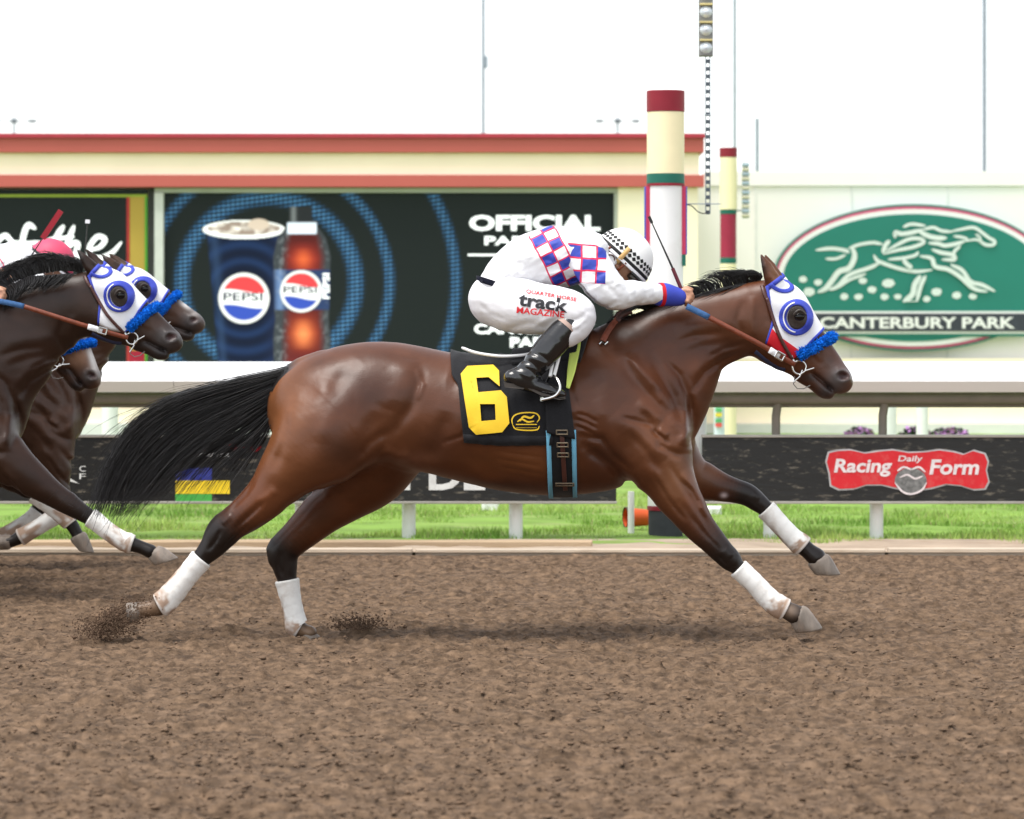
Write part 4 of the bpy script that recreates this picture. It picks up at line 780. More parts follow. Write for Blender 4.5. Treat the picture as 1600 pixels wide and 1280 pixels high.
        for row, uc in enumerate((8., 14.5)):
            for j in range(34):
                b0 = 2*pi*(j+.5*(row % 2))/34; q = []
                for du, db in ((-3.6, 0), (0, .5), (3.6, 0), (0, -.5)):
                    u_ = uc+du; a = math.asin((u_+7)/52); b = b0+db*2*pi/34*.95; q.append(hp(u_, 50*1.012*cos(a)**.9*cos(b), .112*1.012*cos(a)**.9*sin(b)))
                dm.add(q, [(0, 1, 2, 3)])
        dm.build('diamonds', MK, hm)
        pk = []
        for i in range(7):
            for j in range(13): b = -1.1+2.2*j/12; e = 1+.14*i/6*cos(b)**.5; pk.append(hp(-6-.6*i, 50*e*cos(b), .112*e*sin(b)))
        pk = np.array(pk).reshape(7, 13, 3); shell(pk, 7, 13, np.zeros_like(pk)+(hp(-1, 0, 0)-hp(0, 0, 0))*1.2, 'peak', MK, hm)
        for s0 in (-1, 1):
            rr = [hp(-17+11*sin(t), -14+12*cos(t), s0*.098) for t in np.linspace(0, 2*pi, 21)[:-1]]; r2 = [hp(-17+8*sin(t), -14+9*cos(t), s0*.108) for t in np.linspace(0, 2*pi, 21)[:-1]]; r0 = [hp(-17+11*sin(t), -14+12*cos(t), s0*.07) for t in np.linspace(0, 2*pi, 21)[:-1]]
            ear = MB(); ear.add(r0+rr+r2, [tuple(f) for f in grid_faces(3, 20, True)]+[tuple(range(40, 60))]); ear.build('ear_pad', M_hood, hm, True)
        eg = MB(); eg.tube([hp(-17+7*sin(t), -14+7*cos(t), -.109) for t in np.linspace(.5, 5.4, 20)], .003, 6); eg.build('ear_mark', M_dleather, hm, True)
        hs_ = MB(); hs_.tube(cr(np.array([hp(-2, -26, -.098), hp(-20, -30, -.088), hp(-40, -14, -.06), hp(-44, -2, 0), hp(-40, -14, .06), hp(-20, -30, .088), hp(-2, -26, .098)]), 5), .006, 6); hs_.tube(cr(np.array([hp(-4, 8, -.11), hp(-22, 6, -.092), hp(-44, -2, 0), hp(-22, 6, .092), hp(-4, 8, .11)]), 5), .006, 6); hs_.build('harness', M_leather, hm, True)
        gs = [hp(22-40*t, -4+1*t, -.112*(1-.4*(2*abs(t-.5))**3)-.006) for t in np.linspace(0, 1, 12)]; gs = np.array(gs); gr_ = np.stack([gs+(hp(0, k*3.6, 0)-hp(0, 0, 0)) for k in (-1, 1)], 1)
        shell(gr_, 12, 2, np.zeros_like(gr_)+(0, .004, 0), 'goggle_strap', mat('strap_tan', s2l(205,165,105), .5, .4), hm)
        gg = MB(); gg.tube([hp(-14, 40*cos(t)+6, .1*sin(t)) for t in np.linspace(-1.1, 1.1, 13)], [.012]+[.02]*11+[.012], 10); gg.build('goggles', mat('goggle_lens', (.03,.025,.02), .1, .6), hm, True)
        return R
    R1 = make_rider()
    tag(R1, 'rider in white silks with blue checks, crouched over the leading horse number 6', 'person', 'jockeys riding in the race')
    def whip(pts, y, label, popper=None, hcol=M_red, pcol=None):
        P = [W(a, b, dd, 0) for a, b, dd in pts]; P = np.array(P); P[:, 1] += y; w = thing('riding_whip', P[0], label, 'whip', 'whips held by the riders')
        k = MB(); k.tube([P[0], P[1]], [.008, .0075], 10); k.tube([P[0]-(P[1]-P[0])*.06, P[0]], [.011, .011], 10); k.build('handle', hcol, w, True); k = MB(); k.tube([P[1], (P[1]*2+P[2])/3, P[2]], [.0045,.0038,.0026], 8); k.build('shaft', mat('whip_black', (.012,.011,.011), .4, .5), w, True)
        q = P[2]-P[1]; q /= np.linalg.norm(q); nrm = np.array((-q[2], 0, q[0])); L_, wd_ = (popper or (.03, .006)); b = MB(); c = P[2]
        b.add([c-nrm*wd_-(0,.004,0), c+nrm*wd_-(0,.004,0), c+q*L_+nrm*wd_-(0,.004,0), c+q*L_-nrm*wd_-(0,.004,0), c-nrm*wd_+(0,.004,0), c+nrm*wd_+(0,.004,0), c+q*L_+nrm*wd_+(0,.004,0), c+q*L_-nrm*wd_+(0,.004,0)], [(0,1,2,3),(7,6,5,4),(0,4,5,1),(1,5,6,2),(2,6,7,3),(3,7,4,0)]); b.build('popper', pcol or mat('whip_black'), w); return w
    whip([(1068,466,D0),(1049,420,D0),(1017,350,D0)], -.12, 'thin whip with dark red handle in the leading rider\'s fist', None, mat('whip_maroon', s2l(96,30,42), .5, .4))
# ------------------------------------------------------------------ the racecourse
M_white_p = mat('white_paint', (.78,.78,.77), .45, .4, var=.04, vscale=3, dirt=(.5,.46,.4), dscale=5, damt=.25)
M_alu = mat('grey_metal', (.2,.175,.145), .6, .4, metal=.1, var=.12, vscale=8)
def flat(d): return lambda x, y: np.stack(((np.asarray(x, float)-800)*d/F, np.full(np.shape(x), d-D0), CH+(HY-np.asarray(y, float))*d/F), 1)
def prism(name, d, pts, th, m, parent=None):
    "polygon given in photo px at distance d, extruded away from the camera"
    from mathutils.geometry import tessellate_polygon
    n = len(pts); A = [W(a, b, d) for a, b in pts]; B = [p+(0, th, 0) for p in A]; T = [tuple(t) for t in tessellate_polygon([[(a, b, 0) for a, b in pts]])]
    return mesh(name, np.array(A+B), T+[tuple(i+n for i in t[::-1]) for t in T]+[(i, (i+1) % n, (i+1) % n+n, i+n) for i in range(n)], m, parent, False)
def rect(x0, y0, x1, y1): return [(x0, y0), (x1, y0), (x1, y1), (x0, y1)]
def ground():
    # dirt track: harrowed loam with real relief
    xs = np.r_[-np.geomspace(60, 4.2, 26), np.arange(-4.1, 4.11, .0105), np.geomspace(4.2, 60, 26)]; ys = np.arange(-9.2, 5.52, .025)
    X, Y = np.meshgrid(xs, ys, indexing='ij'); A = fbm(X*4+50, Y*7, 4, .6); B = fbm(X*15+9, Y*17+5, 4, .66); SR = fbm(X*1.1+70, Y*8+3, 3); Cc = fbm(X*.8+3, Y*1.6+1, 2)
    Z = (A-.5)*.024+np.maximum(B-.5, 0)*.05+(B-.5)*.028+(SR-.5)*.02-.008+(Cc-.5)*.03
    tr = .5+.5*np.sin(Y*9+fbm(X*.7, Y*.9, 2)*5); Z += .005*tr
    Z *= np.clip((5.5-Y)/.25, .15, 1); Z -= .006
    hf = W(466, 1000, D0); Z -= .03*np.exp(-(((X-hf[0])/.12)**2+((Y-.2)/.14)**2)); Z += .035*np.exp(-(((X-W(565,990)[0])/.1)**2+((Y-.15)/.12)**2))*(.6+fbm(X*30, Y*30, 2))
    for k in range(150):   # old hoof prints, pressed in with a pushed-up rim
        hx, hy = rng.uniform(-3.6, 3.6), rng.uniform(-6.2, 5.0); i0, i1 = np.searchsorted(xs, (hx-.3, hx+.3)); j0, j1 = np.searchsorted(ys, (hy-.3, hy+.3)); q = np.hypot((X[i0:i1, j0:j1]-hx)/.075, (Y[i0:i1, j0:j1]-hy)/.085)
        Z[i0:i1, j0:j1] += rng.uniform(.5, 1.1)*(-.026*np.exp(-q**4)+.02*np.exp(-((q-1.35)/.35)**2)*(X[i0:i1, j0:j1] < hx+.02))
    m = mat('track_loam', (.132,.086,.054), .95, .15, var=.65, vscale=45, bump=1., bscale=110, dirt=(.042,.027,.018), dscale=26, damt=.9, stretch=(.5,.42,1))
    tag(mesh('dirt_track', np.stack((X, Y, Z), -1).reshape(-1, 3), grid_faces(*X.shape)[:, ::-1].copy(), m), kind='structure')
    # loose clods
    N = 22000; dd = 1/np.sqrt(rng.uniform(1/20.3**2, 1/8.6**2, N)); yy = dd-D0; xx = rng.uniform(-1, 1, N)*(dd*.16+.5); s = np.clip(rng.lognormal(-5.5, .4, N), .002, .011)
    zz = np.interp(yy, (5.2, 5.5), (0, 0)); base = np.array([(1,0,0),(0,1,0),(-1,0,0),(0,-1,0),(0,0,1),(0,0,-.6)], float); fc = np.array([(0,1,4),(1,2,4),(2,3,4),(3,0,4),(1,0,5),(2,1,5),(3,2,5),(0,3,5)])
    i0 = np.clip(np.searchsorted(xs, xx), 0, len(xs)-1); j0 = np.clip(np.searchsorted(ys, yy), 0, len(ys)-1); zz = Z[i0, j0]
    an = rng.uniform(0, 2*pi, N); c, q = np.cos(an), np.sin(an); b = base[None]*(1+rng.normal(size=(N, 6, 1))*.25)*s[:, None, None]*np.stack((np.full(N, 1.9), np.ones(N), np.full(N, .7)), 1)[:, None]
    P = np.stack((b[..., 0]*c[:, None]-b[..., 1]*q[:, None]+xx[:, None], b[..., 0]*q[:, None]+b[..., 1]*c[:, None]+yy[:, None], b[..., 2]+zz[:, None]+s[:, None]*.35), -1)
    m2 = mat('loam_clods', (.14,.092,.06), .95, .15, var=.45, vscale=7)
    tag(mesh('loose_clods', P.reshape(-1, 3), (fc[None]+(np.arange(N)*6)[:, None, None]).reshape(-1, 3), m2, None, False), 'small clods of loose brown loam scattered over the track', 'clods', kind='stuff')
    # dirt thrown up by the hind hooves
    N = 9000; t = rng.random(N)**.6; k = rng.random(N) < .8
    px = np.where(k, 236-rng.normal(0, 14, N)-t*80+rng.normal(0, 8, N)*(1+t), 558+rng.normal(0, 24, N)); py = np.where(k, 936+t*50+rng.normal(0, 11, N), 986-np.abs(rng.normal(0, 10, N))); s = np.where(k, rng.lognormal(-6.3, .5, N), rng.lognormal(-6.2, .5, N))
    P0 = np.array([W(a, min(b, 1001), D0, y) for a, b, y in zip(px, py, np.where(k, -.15, .12)+rng.normal(0, .07, N))]); P = P0[:, None]+base[None]*(1+rng.normal(size=(N, 6, 1))*.3)*s[:, None, None]
    tag(mesh('flying_dirt', P.reshape(-1, 3), (fc[None]+(np.arange(N)*6)[:, None, None]).reshape(-1, 3), mat('loam_wet', (.105,.066,.043), .95, .15, var=.4, vscale=9), None, False), 'spray of brown dirt kicked up behind the leading horse\'s trailing hoof', 'dirt', kind='stuff')
    # everything below and beyond: infield soil and turf
    tag(mesh('ground', [(-3000,-400,-.07),(3000,-400,-.07),(3000,3000,-.07),(-3000,3000,-.07)], [(0,1,2,3)], mat('far_ground', (.1,.13,.05), .95, .2, var=.2, vscale=.3), None, False), kind='structure')
    xs = np.r_[-np.geomspace(60, 6.2, 20), np.arange(-6, 6.01, .06), np.geomspace(6.2, 60, 20)]; ys = np.r_[np.arange(5.8, 14, .08), np.arange(14, 60, .5)]; X, Y = np.meshgrid(xs, ys, indexing='ij')
    Z = (fbm(X*1.5, Y*1.5+30, 3)-.5)*.05*np.clip((Y-5.9)/.5, 0, 1)+.004
    tag(mesh('infield_soil', np.stack((X, Y, Z), -1).reshape(-1, 3), grid_faces(*X.shape)[:, ::-1].copy(), mat('turf_soil', (.17,.28,.05), .95, .2, var=.35, vscale=3, bump=.5, bscale=40, dirt=(.3,.24,.16), dscale=1.3, damt=.6, stretch=(.5,1,1))), kind='structure')
    xs = np.r_[-np.geomspace(60, 4.3, 20), np.arange(-4.2, 4.21, .05), np.geomspace(4.3, 60, 20)]; ys = np.arange(5.42, 6.75, .05); X, Y = np.meshgrid(xs, ys, indexing='ij')
    Z = .012+(fbm(X*3+7, Y*5, 4)-.45)*.06*np.clip((Y-5.6)/.2, 0, 1)*np.clip((6.7-Y)/.3, 0, 1)
    tag(mesh('track_verge', np.stack((X, Y, Z), -1).reshape(-1, 3), grid_faces(*X.shape)[:, ::-1].copy(), mat('verge_sand', (.36,.285,.215), .95, .2, var=.25, vscale=4, bump=.6, bscale=50, dirt=(.22,.15,.1), dscale=5, damt=.6, stretch=(.5,1,1))), kind='structure')
    # grass blades in the part of the infield the picture sees
    N = 110000; yy = 6.15+rng.random(N)**1.3*7; xx = rng.uniform(-1, 1, N)*(yy+D0)*.19; dn = fbm(xx*1.1+3, yy*1.4+8, 3); keep = (dn > .36+.22*np.exp(-(yy-6.15)/.18)); xx, yy, dn = xx[keep], yy[keep], dn[keep]; N = len(xx)
    h = rng.uniform(.015, .035, N)*(.5+dn)*(1+.9*np.clip((fbm(xx*2.2+60, yy*2.2, 2)-.55)*5, 0, 1)); a = rng.uniform(0, 2*pi, N); w = rng.uniform(.0025, .005, N); lx, ly = rng.normal(0, .4, N)*h, rng.normal(0, .4, N)*h; z0 = np.full(N, -.01)
    P = np.stack((np.stack((xx-w*np.cos(a), yy-w*np.sin(a), z0), 1), np.stack((xx+w*np.cos(a), yy+w*np.sin(a), z0), 1), np.stack((xx+lx, yy+ly, z0+h+.012), 1)), 1)
    g = np.clip(fbm(xx*.9+11, yy*1.2+4, 3)*1.6-.3, 0, 1)[:, None]; c = np.array((.11,.25,.022))*(1-g)+np.array((.36,.48,.11))*g; c *= rng.uniform(.7, 1.3, (N, 1)); dry = (rng.random(N) < .06)[:, None]; c = np.where(dry, (.36,.3,.16), c)
    tag(mesh('infield_grass', P.reshape(-1, 3), np.arange(3*N).reshape(-1, 3), mat('grass_blade', rough=.6, spec=.3, attr='Col', var=.1), None, False, np.repeat(c, 3, 0)), 'short green grass of the infield under the rail', 'grass', kind='stuff')

def edge_kerb():
    d = 20.5; k = thing('track_kerb', W(800, 866, d), 'low pale plank kerb along the far edge of the dirt', 'kerb'); m = mat('kerb_wood', (.5,.42,.33), .9, .2, var=.2, vscale=3, bump=.4, bscale=40, dirt=(.3,.22,.15), dscale=6, damt=.6, stretch=(.3,1,1))
    xs = [-30., -22, -16, -11.5, -7.2, -3.45, -.55, 2.1, 4.8, 8.5, 12.5, 17, 23, 30]
    for a, b in zip(xs[:-1], xs[1:]): MB().box(a+.008, b-.008, 5.44, 5.50, -.05, .034+random.uniform(-.006, .006), .006).build('plank', m, k)
    bd = thing('timber_baulk', W(700, 852, 21.2), 'long tan timber baulk lying behind the pale kerb', 'timber')
    a, b = W(-300, 850, 21.0), W(925, 850, 21.0); MB().box(a[0], b[0], 5.86, 5.98, 0., .05, .008).build('baulk', mat('timber_tan', (.42,.31,.2), .85, .25, var=.25, vscale=3, bump=.3, bscale=60, stretch=(.25,1,1)), bd)

DR = 21.75; UR = DR/F
def rail():
    r = thing('running_rail', W(800, 845, DR), 'white running rail with broad sloping cover along the inside of the track', 'rail'); z = lambda py: CH+(HY-py)*UR; Y0 = DR-D0
    x0, x1 = -22., 22.
    prof = [(Y0-.145, z(612)), (Y0-.175, z(603)), (Y0-.2, z(595)), (Y0-.19, z(591.5)), (Y0-.13, z(583)), (Y0-.04, z(573)), (Y0+.05, z(567)), (Y0+.10, z(565.5)), (Y0+.12, z(568)), (Y0+.125, z(580)), (Y0+.115, z(580)), (Y0+.04, z(572)), (Y0-.13, z(588)), (Y0-.175, z(598)), (Y0-.13, z(612))]
    cv = mat('rail_cover', (.8,.8,.8), .35, .4, var=.03, vscale=1.5, dirt=(.6,.57,.52), dscale=3, damt=.2, stretch=(.3,1,1)); n = len(prof); L = np.arange(x0, x1+.1, 4.0)
    for a, b in zip(L[:-1], L[1:]):
        V = [(a+.0015, *p) for p in prof]+[(b-.0015, *p) for p in prof]; o = mesh('cover', V, [(i, (i+1) % n, (i+1) % n+n, i+n)[::-1] for i in range(n)], cv, r, True)
        try: o.data.set_sharp_from_angle(angle=radians(35))
        except Exception: pass
    t = MB(); t.tube([(x0, Y0+.0, z(622)), (x1, Y0+.0, z(622))], .036, 14); t.build('rail_tube', M_alu, r, True); t = MB(); t.tube([(x0, Y0+.05, z(632)), (x1, Y0+.05, z(632))], .02, 10); t.build('stiffener', M_alu, r, True)
    for px in [1213, 1380, 470, 638, 806, 1714, 1881, -34, -202, 2048]:
        p = W(px, 680, DR); s = MB(); s.tube([(p[0], Y0+.03, z(700)), (p[0], Y0+.03, z(650)), (p[0]+.01, Y0+.02, z(632)), (p[0]+.015, Y0+.0, z(620))], .026, 10); s.build('stanchion', M_alu, r, True)
    for px in [638, 806, 470, -34, -202, 1205, 1372, 1706, 1873]:
        p = W(px, 845, DR); s = MB(); s.tube([(p[0], Y0+.1, -.05), (p[0], Y0+.1, z(780)), (p[0], Y0+.1, z(690))], .041, 14); s.build('post', M_white_p, r, True)
    # advertising boards
    bm_ = mat('board_black', (.012,.012,.0115), .45, .4, var=.25, vscale=3, bump=.2, bscale=30, dirt=(.3,.26,.2), dscale=26, damt=.6, stretch=(.4,1,1.4))
    [setattr(n_.inputs[1], 'default_value', .56) or setattr(n_.inputs[2], 'default_value', .74) for n_ in bm_.node_tree.nodes if n_.type == 'MAP_RANGE' and abs(n_.inputs[4].default_value-.6) < 1e-4]
    bm_.node_tree.nodes['Principled BSDF']; fr = mat('board_frame', (.36,.34,.3), .5, .5, metal=.2, var=.15)
    def board(a, b, label):
        q = thing('advertising_board', W((a+b)/2, 785, DR-.05), label, 'board', 'black boards under the rail'); A, B = W(a, 684, DR-.05), W(b, 783, DR-.05)
        MB().box(A[0], B[0], A[1], A[1]+.03, B[2], A[2], .003).build('panel', bm_, q); MB().box(A[0]-.004, B[0]+.004, A[1]-.012, A[1]+.045, A[2]+.001, A[2]+.017, .003).build('top_channel', fr, q); MB().box(A[0]-.004, B[0]+.004, A[1]-.008, A[1]+.045, B[2]-.017, B[2]-.001, .003).build('bottom_channel', fr, q)
        return q
    ml = flat(DR-.054); wl = mat('board_letter', (.72,.72,.7), .6, .3, var=.1, vscale=10, dirt=(.3,.27,.24), dscale=15, damt=.5)
    q = board(-700, 963, 'black advertising board with white capitals and striped flag, behind the leading horse')
    text_rect('I', 626, 720, 641, 766, 'lettering', wl, q, ml); text_rect('DE', 670, 720, 758, 766, 'lettering', wl, q, ml, bold=.03)
    fl = [('flag_stripe', 274, 708, 358, 714, (.7,.7,.7)), ('flag_stripe', 274, 731, 331, 751, s2l(52,62,150)), ('flag_stripe', 274, 751, 359, 772, s2l(238,205,45)), ('flag_stripe', 274, 772, 331, 784, s2l(75,170,75))]
    for nm, a, b, c, e, col in fl: prism(nm, DR-.054, rect(a, b, c, e-.3), .003, mat('flag_%d' % b, col, .6, .3, dirt=(.2,.18,.15), dscale=15, damt=.3), q)
    sr = mat('script_red', s2l(170,25,40), .6, .3); mbx = MB()
    for s_ in ([(275,700),(283,690),(290,696),(285,704)], [(296,702),(304,692),(312,700)], [(318,704),(328,688),(334,700),(342,692)], [(350,702),(356,692),(364,702),(372,694)], [(378,704),(388,694),(398,704),(408,698)]): ribbon(s_, 4, '', None, None, ml, 6, mbx)
    mbx.build('script', sr, q); text_rect('C', 124, 728, 134, 737, 'lettering', wl, q, ml); text_rect('F', 124, 740, 134, 749, 'lettering', wl, q, ml)
    prism('corner_mark', DR-.054, [(100,742),(124,756),(100,750)], .003, wl, q)
    q = board(1097, 2400, 'black advertising board with red scalloped plaque, right of the finish pole')
    def plaque(g): 
        up = [(1292,722),(1296,708),(1310,705),(1330,704),(1352,709),(1372,706),(1395,704),(1420,708),(1445,707),(1468,704),(1490,707),(1505,711),(1520,705),(1538,710),(1543,722)]; dn = [(1540,735),(1544,752),(1538,763),(1520,764),(1500,758),(1478,756),(1455,762),(1425,766),(1400,762),(1378,757),(1355,757),(1335,763),(1312,764),(1299,758),(1297,740)]
        P = np.array(up+dn, float); c = P.mean(0); return [tuple(p) for p in (c+(P-c)*(1+g*np.array((.02, .085))))]
    pl = prism('plaque', DR-.056, plaque(1), .006, mat('plaque_grey', (.5,.5,.5), .6, .3, var=.2, vscale=20), q); prism('plaque_face', DR-.061, plaque(0), .003, mat('plaque_red', s2l(206,40,48), .6, .3, var=.08, dirt=(.5,.3,.25), dscale=20, damt=.25), pl)
    mp = flat(DR-.0635); lt = mat('plaque_letter', (.74,.66,.66), .6, .3, var=.15, vscale=25)
    text_rect('Racing', 1303, 717, 1394, 745, 'lettering', lt, pl, mp, bold=.03, shear=.15); text_rect('Form', 1452, 718, 1530, 742, 'lettering', lt, pl, mp, bold=.03, shear=.15); text_rect('Daily', 1403, 712, 1442, 724, 'lettering', lt, pl, mp, bold=.02, shear=.15)
    glb = [(1423+25*cos(t), 751+20*sin(t)) for t in np.linspace(0, 2*pi, 24, endpoint=False)]; gl = prism('globe', DR-.0665, glb, .004, mat('globe_grey', (.17,.17,.165), .7, .3, var=.5, vscale=45), pl)
    mbx = MB(); mg = flat(DR-.068)
    for s_ in ([(1398,754),(1410,768),(1424,772),(1440,766),(1448,754)], [(1402,736),(1412,730),(1424,734)], [(1424,734),(1436,730),(1446,738)], [(1406,746),(1418,742),(1430,748),(1442,744)]): ribbon(s_, 3, '', None, None, mg, 5, mbx)
    mbx.build('globe_line', lt, gl)
    pm = flat(DR-.0655)
    ps = thing('board_end_post', W(1091, 850, DR+.2), 'plain white post at the end of the right black board', 'post'); s = MB(); p = W(1091, 850, DR+.2); s.tube([(p[0], p[1], -.05), (p[0], p[1], .5), (p[0], p[1], .86)], .05, 16); s.build('shaft', M_white_p, ps, True)

def finish_poles():
    # finish pole: banded drum column standing at the rail
    dp = DR+.35; u = dp/F; cx = W(1040, 0, dp)[0]; cy = dp-D0; zz = lambda py: CH+(HY-py)*u; R = 30*u
    red, crm, grn = mat('pole_red', s2l(132,18,38), .5, .4, var=.1, vscale=8), mat('pole_cream', s2l(240,228,186), .5, .4, var=.04), mat('pole_green', s2l(16,98,82), .5, .4, var=.08)
    p = thing('finish_pole', (cx, cy, 0), 'tall banded finish pole with red cap, nearest the track', 'pole', 'banded winning-post columns')
    def drum(r, y0, y1, m, name, par=p, c=(cx, cy), z=zz, n=36):
        s = MB(); a, b = z(y0), z(y1); e = r*.03; s.tube([(*c, b), (*c, b+e*.01), (*c, a-e), (*c, a)], [r, r, r, r-e], n); return s.build(name, m, par, True)
    drum(R, 142, 174.8, red, 'cap'); drum(R*.975, 175.2, 271.8, crm, 'drum'); drum(R*.99, 272.2, 286.8, grn, 'ring'); drum(R*.93, 287.2, 790, M_white_p, 'column'); drum(R*1.0, 287, 291, red, 'ring'); drum(R*.97, 790.5, 797, red, 'ring'); 
    drum(R*.9, 797.4, 856, mat('base_grey', (.045,.048,.055), .8, .3, var=.25, vscale=10), 'base_sleeve')
    for k, x in enumerate((1024, 1040)): 
        a = W(x, 797, dp-.1); 
    for sx in (-1, 1):
        for y0, y1, m in ((291, 398, mat('strip_red', s2l(185,50,85), .5, .4)), (398, 416, grn)): MB().box(cx+sx*R*.93-.012, cx+sx*R*.93+.012, cy-.05, cy+.05, zz(y1)+.001, zz(y0)-.001).build('side_strip', m, p)
        MB().box(cx+sx*R*.93-.02 if sx < 0 else cx+R*.93+.0125, cx-R*.93-.0125 if sx < 0 else cx+sx*R*.93+.02, cy-.045, cy+.045, zz(398), zz(292)).build('side_strip', mat('strip_blue', s2l(70,90,190), .5, .4), p)
    # lamp mast bracketed to the finish pole
    dm_ = dp+.1; z2 = lambda py: CH+(HY-py)*dm_/F; xm = W(1106, 0, dm_)[0]; ym = dm_-D0
    gm = mat('mast_grey', (.3,.34,.38), .5, .5, metal=.2); t = thing('lamp_mast', (xm, ym, z2(335)), 'slim lattice mast with stacked lamps beside the finish pole', 'mast')
    for s0 in (-1, 1): s = MB(); s.tube([(xm+s0*.013, ym, z2(334)), (xm+s0*.013, ym, z2(-60))], .0035, 6); s.build('upright', gm, t, True)
    for k, py in enumerate(np.arange(96, 334, 11.8)): MB().box(xm-.012, xm+.012, ym-.012, ym+.012, z2(py+3), z2(py-3)).build('rung', mat('rung_dark', (.08,.1,.12), .6, .4), t)
    for py, xa, xb in ((180, 1071, 1128), (319, 1066, 1128)): s = MB(); s.tube([(W(xa,0,dm_)[0], ym-.02, z2(py)), (W(xb,0,dm_)[0], ym-.02, z2(py))], .0035, 6); s.build('bracket', gm, t, True)
    s = MB(); s.tube(cr(np.array([(W(a,0,dm_)[0], ym-.03, z2(b)) for a, b in ((1070,320),(1080,322),(1090,331),(1100,334),(1106,330))]), 6), .0035, 6); s.build('cable', mat('cable_black', (.02,.02,.02), .5, .4), t, True)
    x0, x1 = W(1092, 0, dm_)[0], W(1114, 0, dm_)[0]; bxm = mat('lampbox_grey', (.2,.2,.19), .5, .5)
    MB().box(x0, x1, ym-.02, ym+.06, z2(88), z2(-40), .004).build('lamp_box', bxm, t); lens = mat('lamp_lens', (.65,.7,.75), .15, .6, var=.1); gold = mat('lamp_gold', (.6,.5,.22), .3, .5, metal=.4)
    for py in (75, 47, 19, -9):
        c = ((x0+x1)/2, ym-.02, z2(py)); V = [(c[0]+.038*cos(a)*r, c[1]-.03*(1-r*r)-.001, c[2]+.036*sin(a)*r) for r in (1, .75, .45, .01) for a in np.linspace(0, 2*pi, 20, endpoint=False)]; mesh('lens', V, grid_faces(4, 20, True), lens, t)
        MB().box(x0+.004, x1-.004, ym-.05, ym-.021, z2(py-13)-.012, z2(py-13), .002).build('visor', gold, t)
    # second pole farther down the infield
    d2 = 34.0; z3 = lambda py: CH+(HY-py)*d2/F; c2 = (W(1138, 0, d2)[0], d2-D0); R2 = 14*d2/F
    p2 = thing('marker_pole', (*c2, 0), 'slimmer banded pole with red cap, farther off right of the finish pole', 'pole', 'banded winning-post columns')
    for y0, y1, m, k, nm in ((231, 245.8, red, 1, 'cap'), (246, 327.6, crm, .97, 'drum'), (328, 334.6, grn, .92, 'ring'), (335, 402.6, mat('pole_crimson', s2l(150,30,60), .5, .4, var=.08), .9, 'drum'), (403, 411.6, grn, .92, 'ring'), (412, 735, crm, .9, 'column')): drum(R2*k, y0, y1, m, nm, p2, c2, z3, 24)
    sp = thing('signal_strip', (W(1165,0,d2)[0], d2-D0, z3(341)), 'narrow strip of stacked small lamps right of the far pole', 'lamp strip'); x0, x1 = W(1160,0,d2)[0], W(1170,0,d2)[0]
    MB().box(x0, x1, d2-D0, d2-D0+.05, z3(341), z3(253)).build('backing', mat('strip_pale', (.6,.62,.6), .5, .4), sp)
    for k, py in enumerate(np.arange(256, 340, 7.2)): MB().box(x0-.006, x1+.006, d2-D0-.03, d2-D0-.002, z3(py+3.6), z3(py), .003).build('lamp', mat('strip_lamp_%d' % (k % 2), ((.32,.42,.5), (.6,.56,.4))[k % 2], .4, .5), sp)
    s = MB(); s.tube([(W(1150,0,d2)[0], d2-D0+.02, z3(329)), (x0, d2-D0+.02, z3(329))], .008, 6); s.build('arm', gm, sp, True)
    bx_ = thing('signal_box', (W(1121,0,d2-1)[0], d2-1-D0, 0), 'pale post with green, yellow and red dots seen under the rail', 'post'); z4 = lambda py: CH+(HY-py)*(d2-1)/F; s = MB(); c = (W(1124,0,d2-1)[0], d2-1-D0); s.tube([(*c, -.05), (*c, z4(620))], .05, 12); s.build('shaft', mat('pale_blue', (.6,.68,.72), .5, .4), bx_, True)
    for k, (py, col) in enumerate(((640, (.1,.45,.15)), (648, (.75,.6,.05)), (657, (.1,.4,.15)), (664, (.7,.1,.08)))):
        MB().box(c[0]-.04, c[0]+.02, c[1]-.065, c[1]-.051, z4(py+3), z4(py-3)).build('dot', mat('dot_%d' % k, col, .5, .4), bx_)

